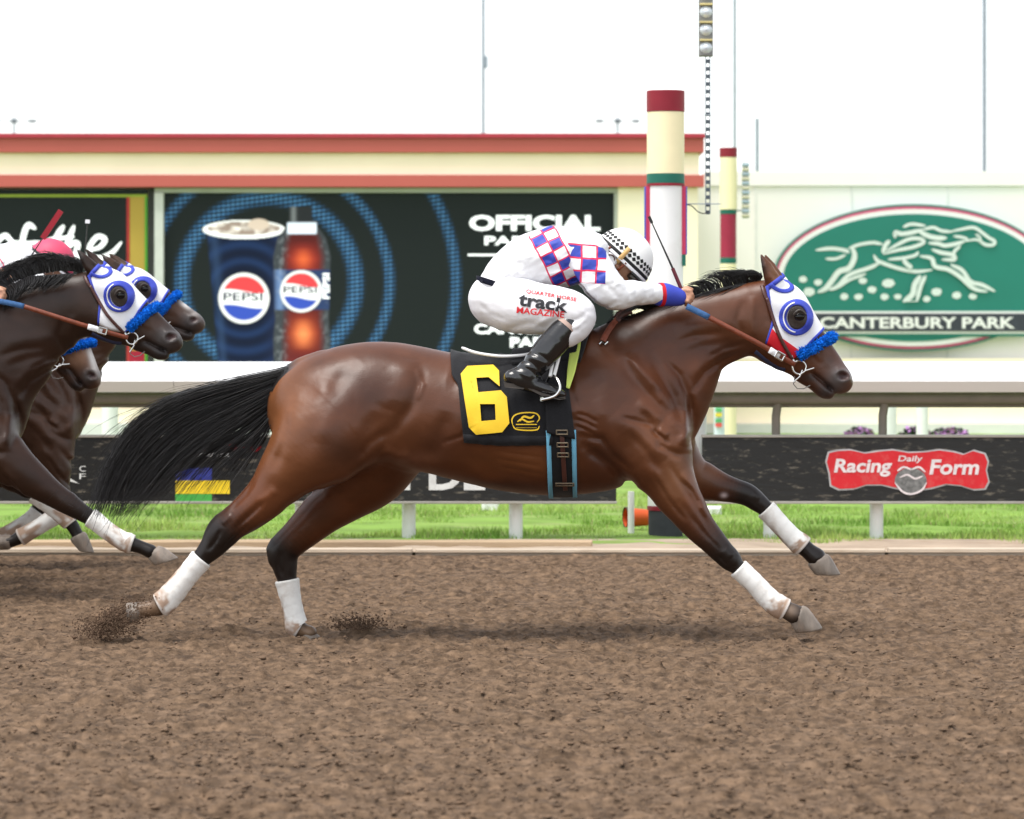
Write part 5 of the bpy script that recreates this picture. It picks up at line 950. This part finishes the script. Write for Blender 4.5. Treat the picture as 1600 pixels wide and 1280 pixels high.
def tote():
    d = 40.0; u = d/F; Y = d-D0; z = lambda py: CH+(HY-py)*u; x = lambda px: (px-800)*u
    crm = mat('wall_cream', s2l(250,236,210), .8, .3, var=.05, vscale=1.5, bump=.15, bscale=30); red = mat('fascia_red', s2l(186,92,84), .6, .4, var=.05, vscale=1)
    b = thing('tote_building', (x(300), Y+2, 0), 'long cream tote building with two red fascia bands and big screens', 'building')
    MB().box(x(-900), x(1092), Y+.3, Y+6, -.1, z(225)).build('wall', crm, b)
    MB().box(x(-905), x(1100), Y-.02, Y+6.1, z(238), z(216)).build('fascia', red, b); MB().box(x(-905), x(1102), Y-.06, Y+6.15, z(216)+.003, z(216)+.05).build('coping', mat('coping_red', s2l(172,52,68), .6, .4), b)
    MB().box(x(-905), x(1100), Y-.02, Y+.29, z(292), z(273.5)).build('fascia', red, b)
    MB().box(x(-903), x(1093), Y+.05, Y+.296, z(273), z(238.5)).build('parapet', crm, b)
    MB().box(x(966), x(1091), Y+.06, Y+.297, -.1, z(292.5)).build('pier', crm, b)
    fr = mat('screen_frame', (.44,.47,.42), .5, .4, var=.08); MB().box(x(240), x(972), Y+.1, Y+.298, z(300.5), z(293)).build('screen_frame', fr, b); MB().box(x(240), x(254), Y+.08, Y+.297, z(620), z(301)).build('mullion', mat('mullion_grey', (.6,.61,.58), .5, .4), b); MB().box(x(960), x(972), Y+.1, Y+.296, z(620), z(301)).build('screen_frame', fr, b)
    MB().box(x(230.5), x(239.5), Y+.12, Y+.297, z(620), z(293)).build('reveal', mat('reveal_dark', (.03,.032,.03), .7, .3), b)
    MB().box(x(-600), x(966), Y-.1, Y+.05, -.1, z(640)).build('plinth', crm, b)
    MB().box(x(-600), x(980), Y-.16, Y-.105, -.1, z(661)).build('base_course', mat('base_white', (.7,.7,.68), .7, .3, var=.05), b)
    # ---- right hand screen
    s1 = thing('led_screen', (x(608), Y+.2, z(600)), 'large dark screen showing a soft drink cup and bottle with blue rings', 'screen', 'screens on the tote building')
    X0, X1, Y0, Y1 = 254.5, 959.5, 301, 606; nx, ny = 520, 250
    PX, PY = np.meshgrid(np.linspace(X0, X1, nx), np.linspace(Y0, Y1, ny), indexing='ij'); C = np.zeros((nx, ny, 3)); C[:] = (.010,.013,.0125)
    def over(col, a): C[:] = C*(1-a[..., None])+np.array(col)*a[..., None]
    sm = lambda v, e: np.clip(v/e+.5, 0, 1)
    rr = np.hypot((PX-418)*.98, PY-442); stripe = .03+.97*np.clip(.4+.9*np.sin(PY*2*pi/6.6+PX*.12), 0, 1)*np.clip(.8+.5*np.sin(PX*2*pi/7.5), 0, 1)
    for r0, w, a in ((134, 12, .95), (186, 8.5, .8), (288, 8.5, .75)):
        over((.035,.13,.30), a*np.exp(-((rr-r0)/w)**4)*stripe); over((.11,.27,.45), .6*a*np.exp(-((rr-r0)/(w*.55))**2)*stripe**3)
    # cup
    t = (PY-360)/208; xl, xr_ = 321+t*18, 441-t*14; ins = sm(PX-xl, 2)*sm(xr_-PX, 2)*sm(PY-360, 2); xc = (PX-xl)/(xr_-xl)*2-1
    over((.005,.008,.02), ins); rc = np.hypot(PX-379, PY-465)
    for r0, w in ((58, 6), (84, 7), (108, 6)): over((.014,.034,.10), ins*.55*np.exp(-((rc-r0)/w)**2))
    over((.025,.05,.11), ins*.5*np.exp(-((xc+.82)/.13)**2)); over((.01,.015,.04), ins*.7*np.exp(-((xc-1)/.3)**2))
    e1 = ((PX-379)/65)**2+((PY-358)/15)**2; over((.75,.75,.76), sm(1-e1, .06)); e2 = ((PX-379)/57)**2+((PY-356)/10.5)**2; ice = fbm(PX*.09, PY*.16, 3); over((.5,.44,.40), sm(1-e2, .1)); over((.22,.16,.13), sm(1-e2, .1)*np.clip((ice-.5)*5, 0, .9)); over((.78,.72,.68), sm(1-e2, .1)*np.clip((.42-ice)*6, 0, 1)); over((.5,.4,.33), sm(1-((PX-402)/17)**2-((PY-350)/9)**2, .2))
    # bottle
    hw = np.interp(PY, (320, 344, 352, 372, 400, 425, 480, 500, 530, 568, 606), (19, 21, 24, 38, 45, 44, 43, 42, 45, 44, 42)); bx = (PX-470)/hw; ins = sm(1-np.abs(bx), .05)*sm(PY-345, 2); over((.035,.04,.045), ins)
    liq = ins*sm(.66-np.abs(bx-.06), .3); gl = np.exp(-((bx-.05)/.5)**2); over((.07,.010,.009), liq*.95); over((.32,.032,.02), liq*gl*np.clip(1-np.abs(PY-405)/30, 0, 1)); over((.5,.09,.03), liq*np.exp(-((bx-.05)/.25)**2)*np.clip(1-np.abs(PY-405)/20, 0, 1))
    over((.36,.05,.022), liq*gl*np.clip(1-np.abs(PY-520)/38, 0, 1)); over((.66,.2,.07), liq*np.exp(-((bx-.05)/.28)**2)*np.clip(1-np.abs(PY-522)/26, 0, 1)); over((.12,.02,.02), liq*np.clip((PY-545)/30, 0, .85))
    lab = ins*sm(PY-421, 2)*sm(484-PY, 2); over((.02,.035,.09), lab); over((.1,.16,.3), lab*np.exp(-((bx+.8)/.15)**2)); spk = np.clip((fbm(PX*.25, PY*.18, 3)-.56)*9, 0, 1); over((.3,.32,.34), ins*spk*np.exp(-((bx+.75)/.2)**2)*.25); over((.2,.22,.24), ins*spk*np.exp(-((bx-.85)/.15)**2)*.2)
    cap = sm(18-np.abs(PX-468), 2)*sm(PY-322, 2)*sm(347-PY, 2); over((.018,.02,.022), cap); over((.25,.27,.28), cap*np.exp(-((PX-457)/4)**2)*.5); over((.6,.66,.78), sm(23-np.abs(PX-470), 2)*sm(PY-347, 2)*sm(365-PY, 2)); over((.8,.82,.85), sm(21-np.abs(PX-470), 2)*sm(PY-352, 2)*sm(360-PY, 2)*.8)
    def roundel(cx, cy, r):
        q = np.hypot(PX-cx, PY-cy); over((.62,.62,.62), sm(r-q, 1.5)); q2 = q < r*.9; wv = 3*np.sin((PX-cx)/r*2.6)
        over((.72,.045,.05), sm(r*.86-q, 1.5)*sm(cy-r*.28+wv-PY, 2)); over((.03,.06,.32), sm(r*.86-q, 1.5)*sm(PY-(cy+r*.32+wv), 2)); over((.74,.74,.75), sm(r*.86-q, 1.5)*sm(PY-(cy-r*.26+wv), 2)*sm(cy+r*.3+wv-PY, 2))
    roundel(379, 466, 40); roundel(469, 455, 33)
    V = np.stack((x(PX), np.full(PX.shape, Y+.2), z(PY)), -1).reshape(-1, 3); pm = mat('screen_picture', rough=.6, spec=.1, attr='Col', var=0, emit=.35); pn = mesh('picture', V, grid_faces(nx, ny)[:, ::-1].copy(), pm, s1, False, C.reshape(-1, 3))
    MB().box(x(X0)-.01, x(X1)+.01, Y+.203, Y+.296, z(Y1), z(Y0)).build('cabinet', mat('reveal_dark'), s1)
    ml = flat(d+.19); wl = mat('screen_white', (.75,.77,.78), .6, .1, var=.03, emit=.45); dk = mat('screen_ink', (.015,.025,.05), .6, .1)
    text_rect('OFFICIAL', 733, 336, 938, 361, 'lettering', wl, s1, ml, bold=.04); text_rect('PARTNER', 757, 369, 913, 383, 'lettering', wl, s1, ml, bold=.03); text_rect('CANTERBURY', 741, 506, 929, 522, 'lettering', wl, s1, ml, bold=.035); text_rect('PARK', 797, 527, 873, 543, 'lettering', wl, s1, ml, bold=.035); prism('rule', d+.19, rect(731, 397, 938, 400), .004, wl, s1)
    text_rect('PEPSI', 349, 457, 410, 470, 'lettering', dk, s1, ml, bold=.01); text_rect('PEPSI', 443, 447, 495, 458, 'lettering', dk, s1, ml, bold=.01)
    vm = lambda a, b: ml(510+(b-466), 447-(a-510)) ; text_rect('PEPSI', 490, 460, 530, 471, 'lettering', wl, s1, lambda a, b: ml(504+(np.asarray(b)-460), 447-(np.asarray(a)-510)), bold=.03)
    # ---- left hand screen
    s2 = thing('led_screen', (x(-60), Y+.2, z(600)), 'large dark screen with white script and yellow border, behind the chasing horses', 'screen', 'screens on the tote building')
    dkm = mat('screen_dark', (.010,.013,.0125), .6, .1, var=.05, emit=.35); prism('picture', d+.2, rect(-420, 296, 230, 606), .05, dkm, s2)
    prism('border', d+.19, rect(-420, 304, 230, 308), .005, mat('border_lime', s2l(118,135,52), .6, .1, emit=.3), s2); prism('border', d+.19, rect(203, 308.3, 226, 548), .005, mat('border_amber', s2l(142,122,56), .6, .1, var=.15, vscale=1, emit=.3), s2); prism('border', d+.19, rect(226.4, 308.3, 230, 606), .005, mat('border_green', s2l(72,135,50), .6, .1, emit=.3), s2); prism('border', d+.19, rect(198, 308.3, 202.6, 606), .005, mat('border_red', s2l(140,48,46), .6, .1, emit=.3), s2); prism('border', d+.19, rect(203, 548.4, 226, 606), .005, mat('border_crimson', s2l(130,34,48), .6, .1, emit=.3), s2)
    sc_ = MB()
    for P, w in [([(18,375),(8,368),(-6,380),(-8,396),(4,402),(16,394),(18,378),(10,372)],9), ([(56,358),(44,352),(36,372),(32,410),(24,424)],9), ([(14,378),(40,380),(64,378)],6), ([(100,352),(88,372),(82,402)],9), ([(74,374),(98,372),(116,370)],6), ([(116,352),(106,378),(98,404)],8), ([(102,392),(114,380),(122,382),(118,398),(126,402)],8), ([(138,392),(156,386),(164,374),(152,370),(140,386),(142,400),(158,403),(176,394),(190,378)],8)]: ribbon(P, w, '', None, None, ml, 6, sc_)
    sc_.build('lettering', wl, s2)
    # ---- white wall with the oval sign
    dw = 44.0; uw = dw/F; Yw = dw-D0; zw = lambda py: CH+(HY-py)*uw; xw = lambda px: (px-800)*uw
    wh = mat('wall_white', (.87,.85,.81), .8, .3, var=.03, vscale=1); wb = thing('white_building', (xw(1400), Yw+2, 0), 'plain off-white building carrying the oval green sign', 'building')
    MB().box(xw(1040), xw(2700), Yw, Yw+8, -.1, zw(291)).build('wall', wh, wb); MB().box(xw(1102), xw(2702), Yw-.03, Yw+8.02, zw(290.5), zw(268)).build('parapet', wh, wb); MB().box(xw(1040), xw(2700), Yw-.25, Yw-.01, -.1, zw(560)).build('plinth', crm, wb); MB().box(xw(1040), xw(2700), Yw-.4, Yw-.26, -.1, zw(661)).build('base_course', mat('base_white'), wb)
    for px in (1180, 1330, 1480, 1630): MB().box(xw(px)-.01, xw(px)+.01, Yw-.012, Yw-.001, zw(560)+.01, zw(292)).build('panel_joint', mat('joint_grey', (.76,.76,.73), .8, .3), wb)
    ov = thing('oval_sign', (xw(1428), Yw-.2, zw(434)), 'oval green sign with white running horse and rider emblem and dark name banner', 'sign')
    def oval(rx, ry, dd, th, m, name, par=ov): return prism(name, dd, [(1428+rx*cos(t), 434+ry*sin(t)) for t in np.linspace(0, 2*pi, 96, endpoint=False)], th, m, par)
    tl_ = mat('sign_teal', s2l(26,118,104), .5, .4, var=.05, vscale=2); pk_ = mat('sign_pink', s2l(190,80,115), .5, .4); wt = mat('sign_white', (.8,.8,.79), .5, .4, var=.02)
    oval(219, 115, dw-.2, .19, tl_, 'rim'); oval(216, 111.5, dw-.21, .008, pk_, 'ring'); oval(212.5, 107, dw-.22, .008, wt, 'ring'); oval(204, 99.5, dw-.23, .008, tl_, 'field')
    prism('banner', dw-.25, rect(1256, 486.5, 1612, 521.5), .018, wt, ov); prism('banner_edge', dw-.26, rect(1262, 490, 1606, 518), .008, mat('sign_charcoal', (.035,.04,.055), .5, .4), ov)
    prism('banner_backing', dw-.24, rect(1252, 483.5, 1616, 526), .008, tl_, ov)
    text_rect('CANTERBURY PARK', 1281, 495.5, 1586, 513.5, 'lettering', wt, ov, flat(dw-.265), bold=.03)
    k = 3.81; e = MB(); me_ = flat(dw-.235)
    ST = [([(360,385),(450,375),(530,385),(560,400)],20), ([(418,436),(480,436),(540,412)],16), ([(555,375),(620,352),(700,340),(760,350)],18), ([(572,360),(592,420),(560,490),(500,512),(462,560),(420,612),(372,636)],30), ([(742,460),(680,490),(560,532),(490,600),(440,622)],22), ([(660,525),(560,562),(490,612)],16), ([(705,412),(725,445),(760,462),(850,492),(950,512),(1055,502)],20), ([(790,440),(880,432),(950,416),(972,394)],18), ([(758,402),(778,352),(802,328)],24), ([(780,388),(850,350),(920,318),(985,318),(1002,340),(940,366),(850,384),(762,408)],20),
          ([(832,312),(836,280),(870,288),(930,280),(1000,262)],24), ([(880,248),(930,230),(1015,240)],18), ([(970,270),(1030,300),(1085,312),(1140,312)],26), ([(1000,262),(1060,250),(1110,270),(1175,276)],18), ([(1030,342),(1090,346),(1130,358),(1200,346),(1250,330)],22), ([(1155,276),(1220,262),(1300,250),(1350,280),(1392,312),(1424,330),(1418,352),(1370,352),(1320,322),(1252,332)],18), ([(1180,300),(1240,310),(1270,326)],16), ([(1050,380),(1110,400),(1172,412),(1186,440),(1110,440)],22), ([(1222,360),(1184,396),(1192,446)],18), ([(980,420),(1050,434),(1072,482),(1150,500),(1222,545),(1300,612),(1382,632)],24), ([(1162,470),(1232,505),(1282,572),(1350,592),(1428,630)],22), ([(880,440),(905,470),(935,490)],24), ([(985,535),(950,590),(935,650),(880,692)],30), ([(1015,535),(985,600),(962,690)],22), ([(1310,290),(1335,305),(1345,330)],12), ([(420,612),(372,638)],20), ([(880,690),(970,688)],16)]
    for i_, (P, w) in enumerate(ST): ribbon([(1180+a/k, 290+b/k) for a, b in P], 1.1*w/k, '', None, None, flat(dw-.235-.0012*i_), 5, e)
    for (a, b, r) in [(285,560,26),(375,577,26),(320,632,36),(640,566,26),(790,582,38),(695,620,28),(530,660,26),(615,662,26),(770,662,28),(850,662,24),(1020,676,24),(1080,632,32),(1200,652,28),(1295,660,24)]:
        c = (1180+a/k, 290+b/k); n = 7; P = np.array([(c[0]+r/k*cos(2*pi*i/n+a)*random.uniform(.9, 1.15), c[1]+r/k*.8*sin(2*pi*i/n+a)*random.uniform(.85, 1.1)) for i in range(n)]); e.add(me_(P[:, 0], P[:, 1]), [tuple(range(n))])
    e.build('emblem', mat('emblem_white', (.66,.73,.7), .5, .4, var=.03), ov)

def bits():
    # far masts and floodlights against the white sky
    gm = mat('far_mast', (.3,.34,.39), .6, .4)
    for px, y0, d, r, lab, kind in ((755, -60, 120., .06, 'thin grey mast rising above the screens', 1), (1148, -60, 70., .035, 'thin pale mast directly behind the slimmer banded pole', 0), (1538, -60, 120., .08, 'thin grey mast at far right above the white building', 0), (1183, 185, 60., .035, 'short slightly leaning mast on the white building roof', 2)):
        o = thing('mast', (W(px, 0, d)[0], d-D0, 0), lab, 'mast', 'far masts against the sky'); s = MB(); a = W(px, y0, d); s.tube([(a[0]+(.03 if kind == 2 else 0), a[1], 0.), (a[0], a[1], a[2]*.5), tuple(a)], r, 8); s.build('shaft', gm, o, True)
        if kind == 1: p = W(757, 97, d); MB().box(p[0]-.02, p[0]+.12, p[1]-.1, p[1]+.1, p[2]-.2, p[2]+.2).build('junction_box', gm, o)
    for px, lab in ((22, 'distant floodlight pole with two cross arms at far left'), (965, 'distant floodlight pole with two cross arms left of the finish pole')):
        d = 150.; o = thing('floodlight_pole', (W(px,0,d)[0], d-D0, 0), lab, 'floodlight', 'distant floodlight poles'); a = W(px, 182, d); s = MB(); s.tube([(a[0], a[1], 0), tuple(a)], .055, 8); s.build('shaft', gm, o, True); z = W(0, 189, d)[2]; s = MB(); s.tube([(a[0]-.9, a[1], z), (a[0]+.9, a[1], z)], .025, 6); s.build('cross_arm', gm, o, True)
        dkm = mat('lamp_head', (.08,.1,.12), .6, .4)
        for dx in (-.75, 0, .75): MB().box(a[0]+dx-.16, a[0]+dx+.16, a[1]-.15, a[1]+.15, z-.07, z+.05, .02).build('lamp_head', dkm, o)
    # white posts of the inner turf rail seen between rail and boards
    d = 29.
    for k, (px, w) in enumerate(((1388, 13), (1441, 9.5), (60, 12), (172, 13), (250, 9))):
        o = thing('turf_post', (W(px,0,d)[0], d-D0, 0), ('wide white post right of the grey stanchion under the rail', 'narrower white post beside the purple flowers', 'white post behind the chasing horses\' chests', 'wide white post showing just left of the tail', 'narrow white post behind the tail hair')[k], 'post', 'white posts of the inner rail'); p = W(px, 0, d); r = w*d/F; s = MB(); s.tube([(p[0], p[1], -.05), (p[0], p[1], .4), (p[0], p[1], W(0, 600, d)[2])], r, 14); s.build('shaft', M_white_p, o, True)
    # purple flowers on a low planter
    d = 33.
    for k, (x0, x1) in enumerate(((1322, 1365), (1405, 1455), (1455, 1512))):
        o = thing('petunia_clump', W((x0+x1)/2, 700, d), ('purple flower clump left of the grey stanchion', 'dark leafy clump with few purple flowers between the white posts', 'purple flower clump farthest right under the rail')[k], 'flowers', 'flower clumps behind the rail'); n = 260
        px = rng.uniform(x0, x1, n); e = 1-((px-(x0+x1)/2)/((x1-x0)/2))**2; py = 668+12*(1-np.sqrt(np.clip(e, 0, 1)))+rng.random(n)*16; yy = rng.normal(0, .12, n)
        for nm, m, sel in (('leaves', mat('petunia_leaf', (.03,.06,.025), .6, .3, var=.3), rng.random(n) < (.45, .75, .5)[k]), ('blooms', mat('petunia', (.5,.24,.55), .6, .3, var=.15), None)):
            if sel is not None: keep = sel
            idx = np.nonzero(keep if nm == 'leaves' else ~keep)[0]; mbx = MB()
            for i in idx:
                c = W(px[i], py[i], d, yy[i]); s_ = .022; a = rng.normal(size=3); a /= np.linalg.norm(a); b = np.cross(a, (.3, .5, .8)); b /= np.linalg.norm(b); mbx.add([c+s_*a, c+s_*b, c-s_*a, c-s_*b], [(0, 1, 2, 3)])
            q = mbx.build(nm, m, o); q['kind'] = 'stuff'
    pb = thing('planter_trough', W(1420, 700, 33.2), 'low dark planter trough under the purple flowers', 'planter'); a, b = W(1310, 684, 33.2), W(1525, 690, 33.2); MB().box(a[0], b[0], a[1]-.15, a[1]+.15, 0, a[2], .01).build('trough', mat('trough_dark', (.08,.07,.06), .8, .3), pb)
    # orange bucket lying in the grass, small white markers
    d = 22.6; o = thing('orange_bucket', W(992, 824, d), 'orange bucket lying on its side in the grass by the finish pole', 'bucket'); c = W(993, 808, d); om = mat('bucket_orange', s2l(205,85,35), .6, .4, var=.15, vscale=15); R = 15*d/F
    s = MB(); s.tube([(c[0]+.07, c[1]+.03, c[2]-.005), (c[0]-.055, c[1]-.02, c[2])], [R*.85, R], 20, False); s.tube([(c[0]+.07, c[1]+.03, c[2]-.005), (c[0]+.071, c[1]+.03, c[2]-.005)], [R*.85, R*.84], 20); s.build('body', om, o, True); s = MB(); s.tube([(c[0]-.05, c[1]-.02, c[2]), (c[0]-.066, c[1]-.024, c[2])], [R*1.07, R*1.07], 20, False); s.build('rim', mat('bucket_rim', (.06,.04,.03), .7, .3), o, True)
    p = W(986, 850, 22.2); o = thing('thin_white_stake', (p[0], p[1], 0), 'thin white stake standing in front of the orange bucket', 'stake'); s = MB(); s.tube([(p[0], p[1], -.05), (p[0], p[1], W(0, 768, 22.2)[2])], 5*22.2/F, 10); s.build('shaft', M_white_p, o, True)
    for px, py, lab in ((766, 790, 'small white marker block on grass right of the two rail posts'), (1113, 798, 'small white marker block on grass behind the far foreleg')):
        d = 7239/(py+8-512); p = W(px, py, d); o = thing('marker_block', (p[0], p[1], 0), lab, 'marker', 'white marker blocks'); MB().box(p[0]-.06, p[0]+.06, p[1]-.05, p[1]+.05, -.02, p[2]+.03, .015).build('block', M_white_p, o)
if 'place' in STAGE:
    ground(); edge_kerb(); rail(); finish_poles(); tote(); bits()
# ------------------------------------------------------------------ the chasing horses and their riders
def dup_tree(o, delta=None, parent=None, skip=(), swap=None):
    c = o.copy(); COL.objects.link(c); c.parent = parent; ORG[c.name] = worg(o)
    if delta is not None: c.location = tuple(np.array(o.location)+delta)
    for ch in o.children:
        b = ch.name.split('.')[0]
        if b in skip: continue
        k = dup_tree(ch, None, c, skip, swap)
        if swap and b in swap: k.data = k.data.copy(); k.data.materials[0] = swap[b]
    return c
def mono(body, pts, extra=(), head=()):
    return dict(body=body, points=pts, mat=M_coat2, blobs=list(extra), head=list(head))
if 'others' in STAGE:
    M_coat2 = mat('dark_coat', rough=.40, spec=.3, attr='Col', var=.2, vscale=8, bump=.06, bscale=220, rvar=.06, stretch=(.5,1,1))
    HD = [(1285,552,20,18,(.1,.045,.025),.75), (1305,588,22,26,(.055,.05,.05),.9), (1290,612,22,16,(.018,.015,.015),.9), (1262,590,22,9,(.018,.013,.012),.8), (1190,408,5,24,(.012,.009,.008),.9,-15), (1210,436,9,14,(.03,.02,.016),.7)]
    S2 = 15/17.2; d2 = 17.2; T2 = simil((1087,650),(39,655),S2); TB2 = simil((1087,650),(39,628),S2); TH2 = simil((1246,494),(192,461),S2,-12.8)
    N2 = [(-60,615,96,0,.56),(-30,575,94,0,.54),(3,546,86,0,.52),(34,520,74,0,.5),(67,497,63,0,.5),(100,482,54,0,.54),(124,478,46,0,.6)]
    F2N = [(-50,650,70,-.07,.72),(-20,690,54,-.11,.8),(18,718,37,-.135,.85),(54,745,27.5,-.14,.9),(90,771,20,-.14,.95),(114,786,17,-.14,1),(136,800,13.5,-.14,1),(152,810,11.5,-.14,1),(172,826,10.5,-.14,1),(194,841,11,-.14,1),(206,846,12,-.14,1),(224,852,10,-.14,1.1),(240,859,11,-.14,1.2)]
    F2F = [(-60,670,50,.07,.8),(-40,705,38,.11,.85),(-10,735,25,.13,.9),(18,754,18,.13,.95),(38,767,14.5,.13,1),(52,777,11.5,.13,1),(75,795,9.5,.13,1),(96,811,10.5,.13,1),(106,821,10.5,.13,1),(115,836,9.5,.13,1.1),(119,846,10,.13,1.2)]
    H2 = make_horse('racehorse', 'near-black racehorse in white hood, nearest of the chasing group at left', d2, T2, TH2, [('FN', F2N, IDT), ('F2', F2F, IDT)], [('HN', HIND_N, TB2), ('HF', HIND_F, TB2)], (N2, IDT),
        mono((.024,.010,.0055), (.008,.006,.0055), [(1010,660,60,60,(.046,.019,.009),.7), (1050,740,40,50,(.04,.017,.009),.6), (1085,545,60,30,(.035,.014,.007),.5)], HD), .0075, hooves=[(((236,869),(257,851),(246,881),(284,869),-.14), IDT), (((105,847),(130,836),(119,864),(143,867),.13), IDT)]+[(q, TB2) for q in HOOVES_M[2:]], wraps=[('FN', 6.7, 10.4), ('F2', 4.8, 8.1), ('HN', 8, 11.3), ('HF', 8, 11.6)])
    tack_head(H2, None, rein=[(6,471,-.15),(40,478,-.17),(70,487,-.175),(120,503,-.165),(165,517,-.13),(203,528,-.085)])
    MGa = [[(0,452),(-14,448),(-30,454),(-40,470)], [(30,437),(20,420),(2,424),(-12,440)], [(60,428),(52,408),(34,408),(14,424)], [(95,423),(90,404),(70,398),(46,410)], [(118,424),(116,408),(100,402),(80,408)], [(126,432),(128,416),(120,408),(106,408)]]
    hairs(MGa, 750, 9, 4, .016, d2, IDT, 'mane', M_hair, H2.root, .0022, lenv=(.5, 1.1)); hairs([[(0,455),(10,465),(12,476),(10,488)], [(50,432),(52,440),(46,450),(36,460)], [(120,428),(112,434),(100,442),(88,450)]], 420, 8, 3, .01, d2, IDT, 'mane', M_hair, H2.root, .0024, y0=-.10)
    hairs([[TB2(*p) for p in g] for g in TG], 400, 14, 8, .05, d2, IDT, 'tail', M_hair, H2.root, .004)
    S3 = 15/19.4; d3 = 19.4; T3 = simil((1087,650),(134,640),S3); TB3 = simil((1087,650),(134,625),S3); TH3 = simil((1246,494),(229,451),S3,-20.6)
    N3 = [(55,612,84,0,.56),(78,585,78,0,.54),(100,556,66,0,.52),(124,528,56,0,.5),(148,503,48,0,.54),(170,484,43,0,.6)]
    F3N = [(60,640,62,-.07,.72),(78,685,44,-.11,.8),(90,728,27,-.13,.9),(97,764,18,-.13,.95),(100,788,14.5,-.13,1),(93,802,12,-.13,1),(75,815,9.5,-.13,1),(50,830,9.5,-.13,1),(36,838,10.5,-.13,1),(26,843,9.,-.13,1.1),(18,845,9.5,-.13,1.2)]
    sh = lambda L, dx, dy, y: [(a+dx, b+dy, r, y*abs(yy)/.13, k) for a, b, r, yy, k in L]
    H3 = make_horse('racehorse', 'dark bay racehorse in white hood, its muzzle foremost of the chasing group', d3, T3, TH3, [('F2', F3N, IDT), ('F3', sh(F3N, -40, 4, .13), IDT)], [('HN', HIND_N, TB3), ('HF', HIND_F, TB3)], (N3, IDT),
        mono((.050,.023,.013), (.012,.009,.008), [], HD+[(1320,580,7,9,(.5,.45,.42),.6), (1308,553,5,14,(.6,.57,.55),.9,-35)]), .009, hooves=[(((22,834),(20,856),(2,834),(0,857),-.13), IDT), (((-18,838),(-20,860),(-38,838),(-40,861),.13), IDT)]+[(q, TB3) for q in HOOVES_M[2:]], wraps=[('F2', 4.7, 8.1), ('F3', 4.7, 8.1), ('HN', 8, 11.3), ('HF', 8, 11.6)])
    tack_head(H3, None); hairs([[(100,470),(90,462),(74,466),(60,480)], [(160,440),(150,430),(132,434),(112,450)], [(182,430),(184,420),(172,416),(158,424)]], 260, 8, 4, .016, d3, IDT, 'mane', M_hair, H3.root, .0026)
    S4 = 15/18.2; d4 = 18.2; T4 = simil((1087,650),(-12,672),S4); TB4 = simil((1087,650),(-12,640),S4); TH4 = simil((1247,574),(93,564),S4,12)
    N4 = [(-90,632,90,0,.56),(-75,590,84,0,.54),(-48,552,72,0,.52),(-16,522,60,0,.5),(14,502,50,0,.54),(38,490,44,0,.6)]
    H4 = make_horse('racehorse', 'bay racehorse whose white-striped muzzle shows under the near-black horse\'s neck', d4, T4, TH4, [('F2', sh(F3N, -150, 40, -.13), IDT), ('F3', sh(F3N, -190, 44, .13), IDT)], [('HN', HIND_N, TB4), ('HF', HIND_F, TB4)], (N4, IDT),
        mono((.075,.029,.012), (.012,.009,.008), [], [(1280,552,26,22,(.36,.2,.125),.95), (1308,592,15,18,(.09,.08,.078),.9), (1290,612,22,16,(.02,.016,.016),.9), (1262,590,22,9,(.018,.013,.012),.8), (1307,556,5.5,32,(.66,.63,.6),.97,-30)]), .009, hooves=[(((22-150,874),(20-150,896),(2-150,874),(-150,897),-.13), IDT), (((-168,878),(-170,900),(-188,878),(-190,901),.13), IDT)]+[(q, TB4) for q in HOOVES_M[2:]], wraps=[('F2', 4.7, 8.1), ('F3', 4.7, 8.1), ('HN', 8, 11.3), ('HF', 8, 11.6)])  # brown muzzle, its colour lifted to offset shade from the nearer horse
    tack_head(H4, None)
    R2 = dup_tree(R1, W(6,463,d2)-W(1071,465,D0)); tag(R2, 'rider at the left picture edge, only the hand on the blue rein grip showing', 'person')
    pink = mat('cap_pink', s2l(200,70,100), .55, .35, var=.06)
    R3 = dup_tree(R1, W(85,397,d3)-W(981,393,D0), skip=('diamonds', 'ear_mark'), swap={'helmet': pink, 'sleeve': mat('silk_plain', (.8,.8,.81), .5, .35, var=.02, bump=.08, bscale=120)}); tag(R3, 'rider in white with pink cap, low behind the near-black horse\'s mane', 'person')
    R3.rotation_euler.y = radians(-8); R3.location = (R3.location[0]+.081, R3.location[1], R3.location[2]-.061-.010)
    R4 = dup_tree(R1, W(9,434,d4)-W(1071,465,D0)); tag(R4, 'rider at the left edge whose brown hand shows above the rein hand', 'person')
    whip([(16,447,d4),(40,424,d4),(73,374,d4)], -.16, 'raised whip with broad red flap above the near-black horse\'s mane', (.165,.014), mat('whip_black'), mat('whip_red', s2l(150,18,36), .5, .4, var=.1))
    whip([(140,440,d3),(136,405,d3),(140,350,d3)], -.1, 'thin whip with pale tip rising behind the near-black horse\'s ears', (.02,.012), mat('whip_black'), M_hood)
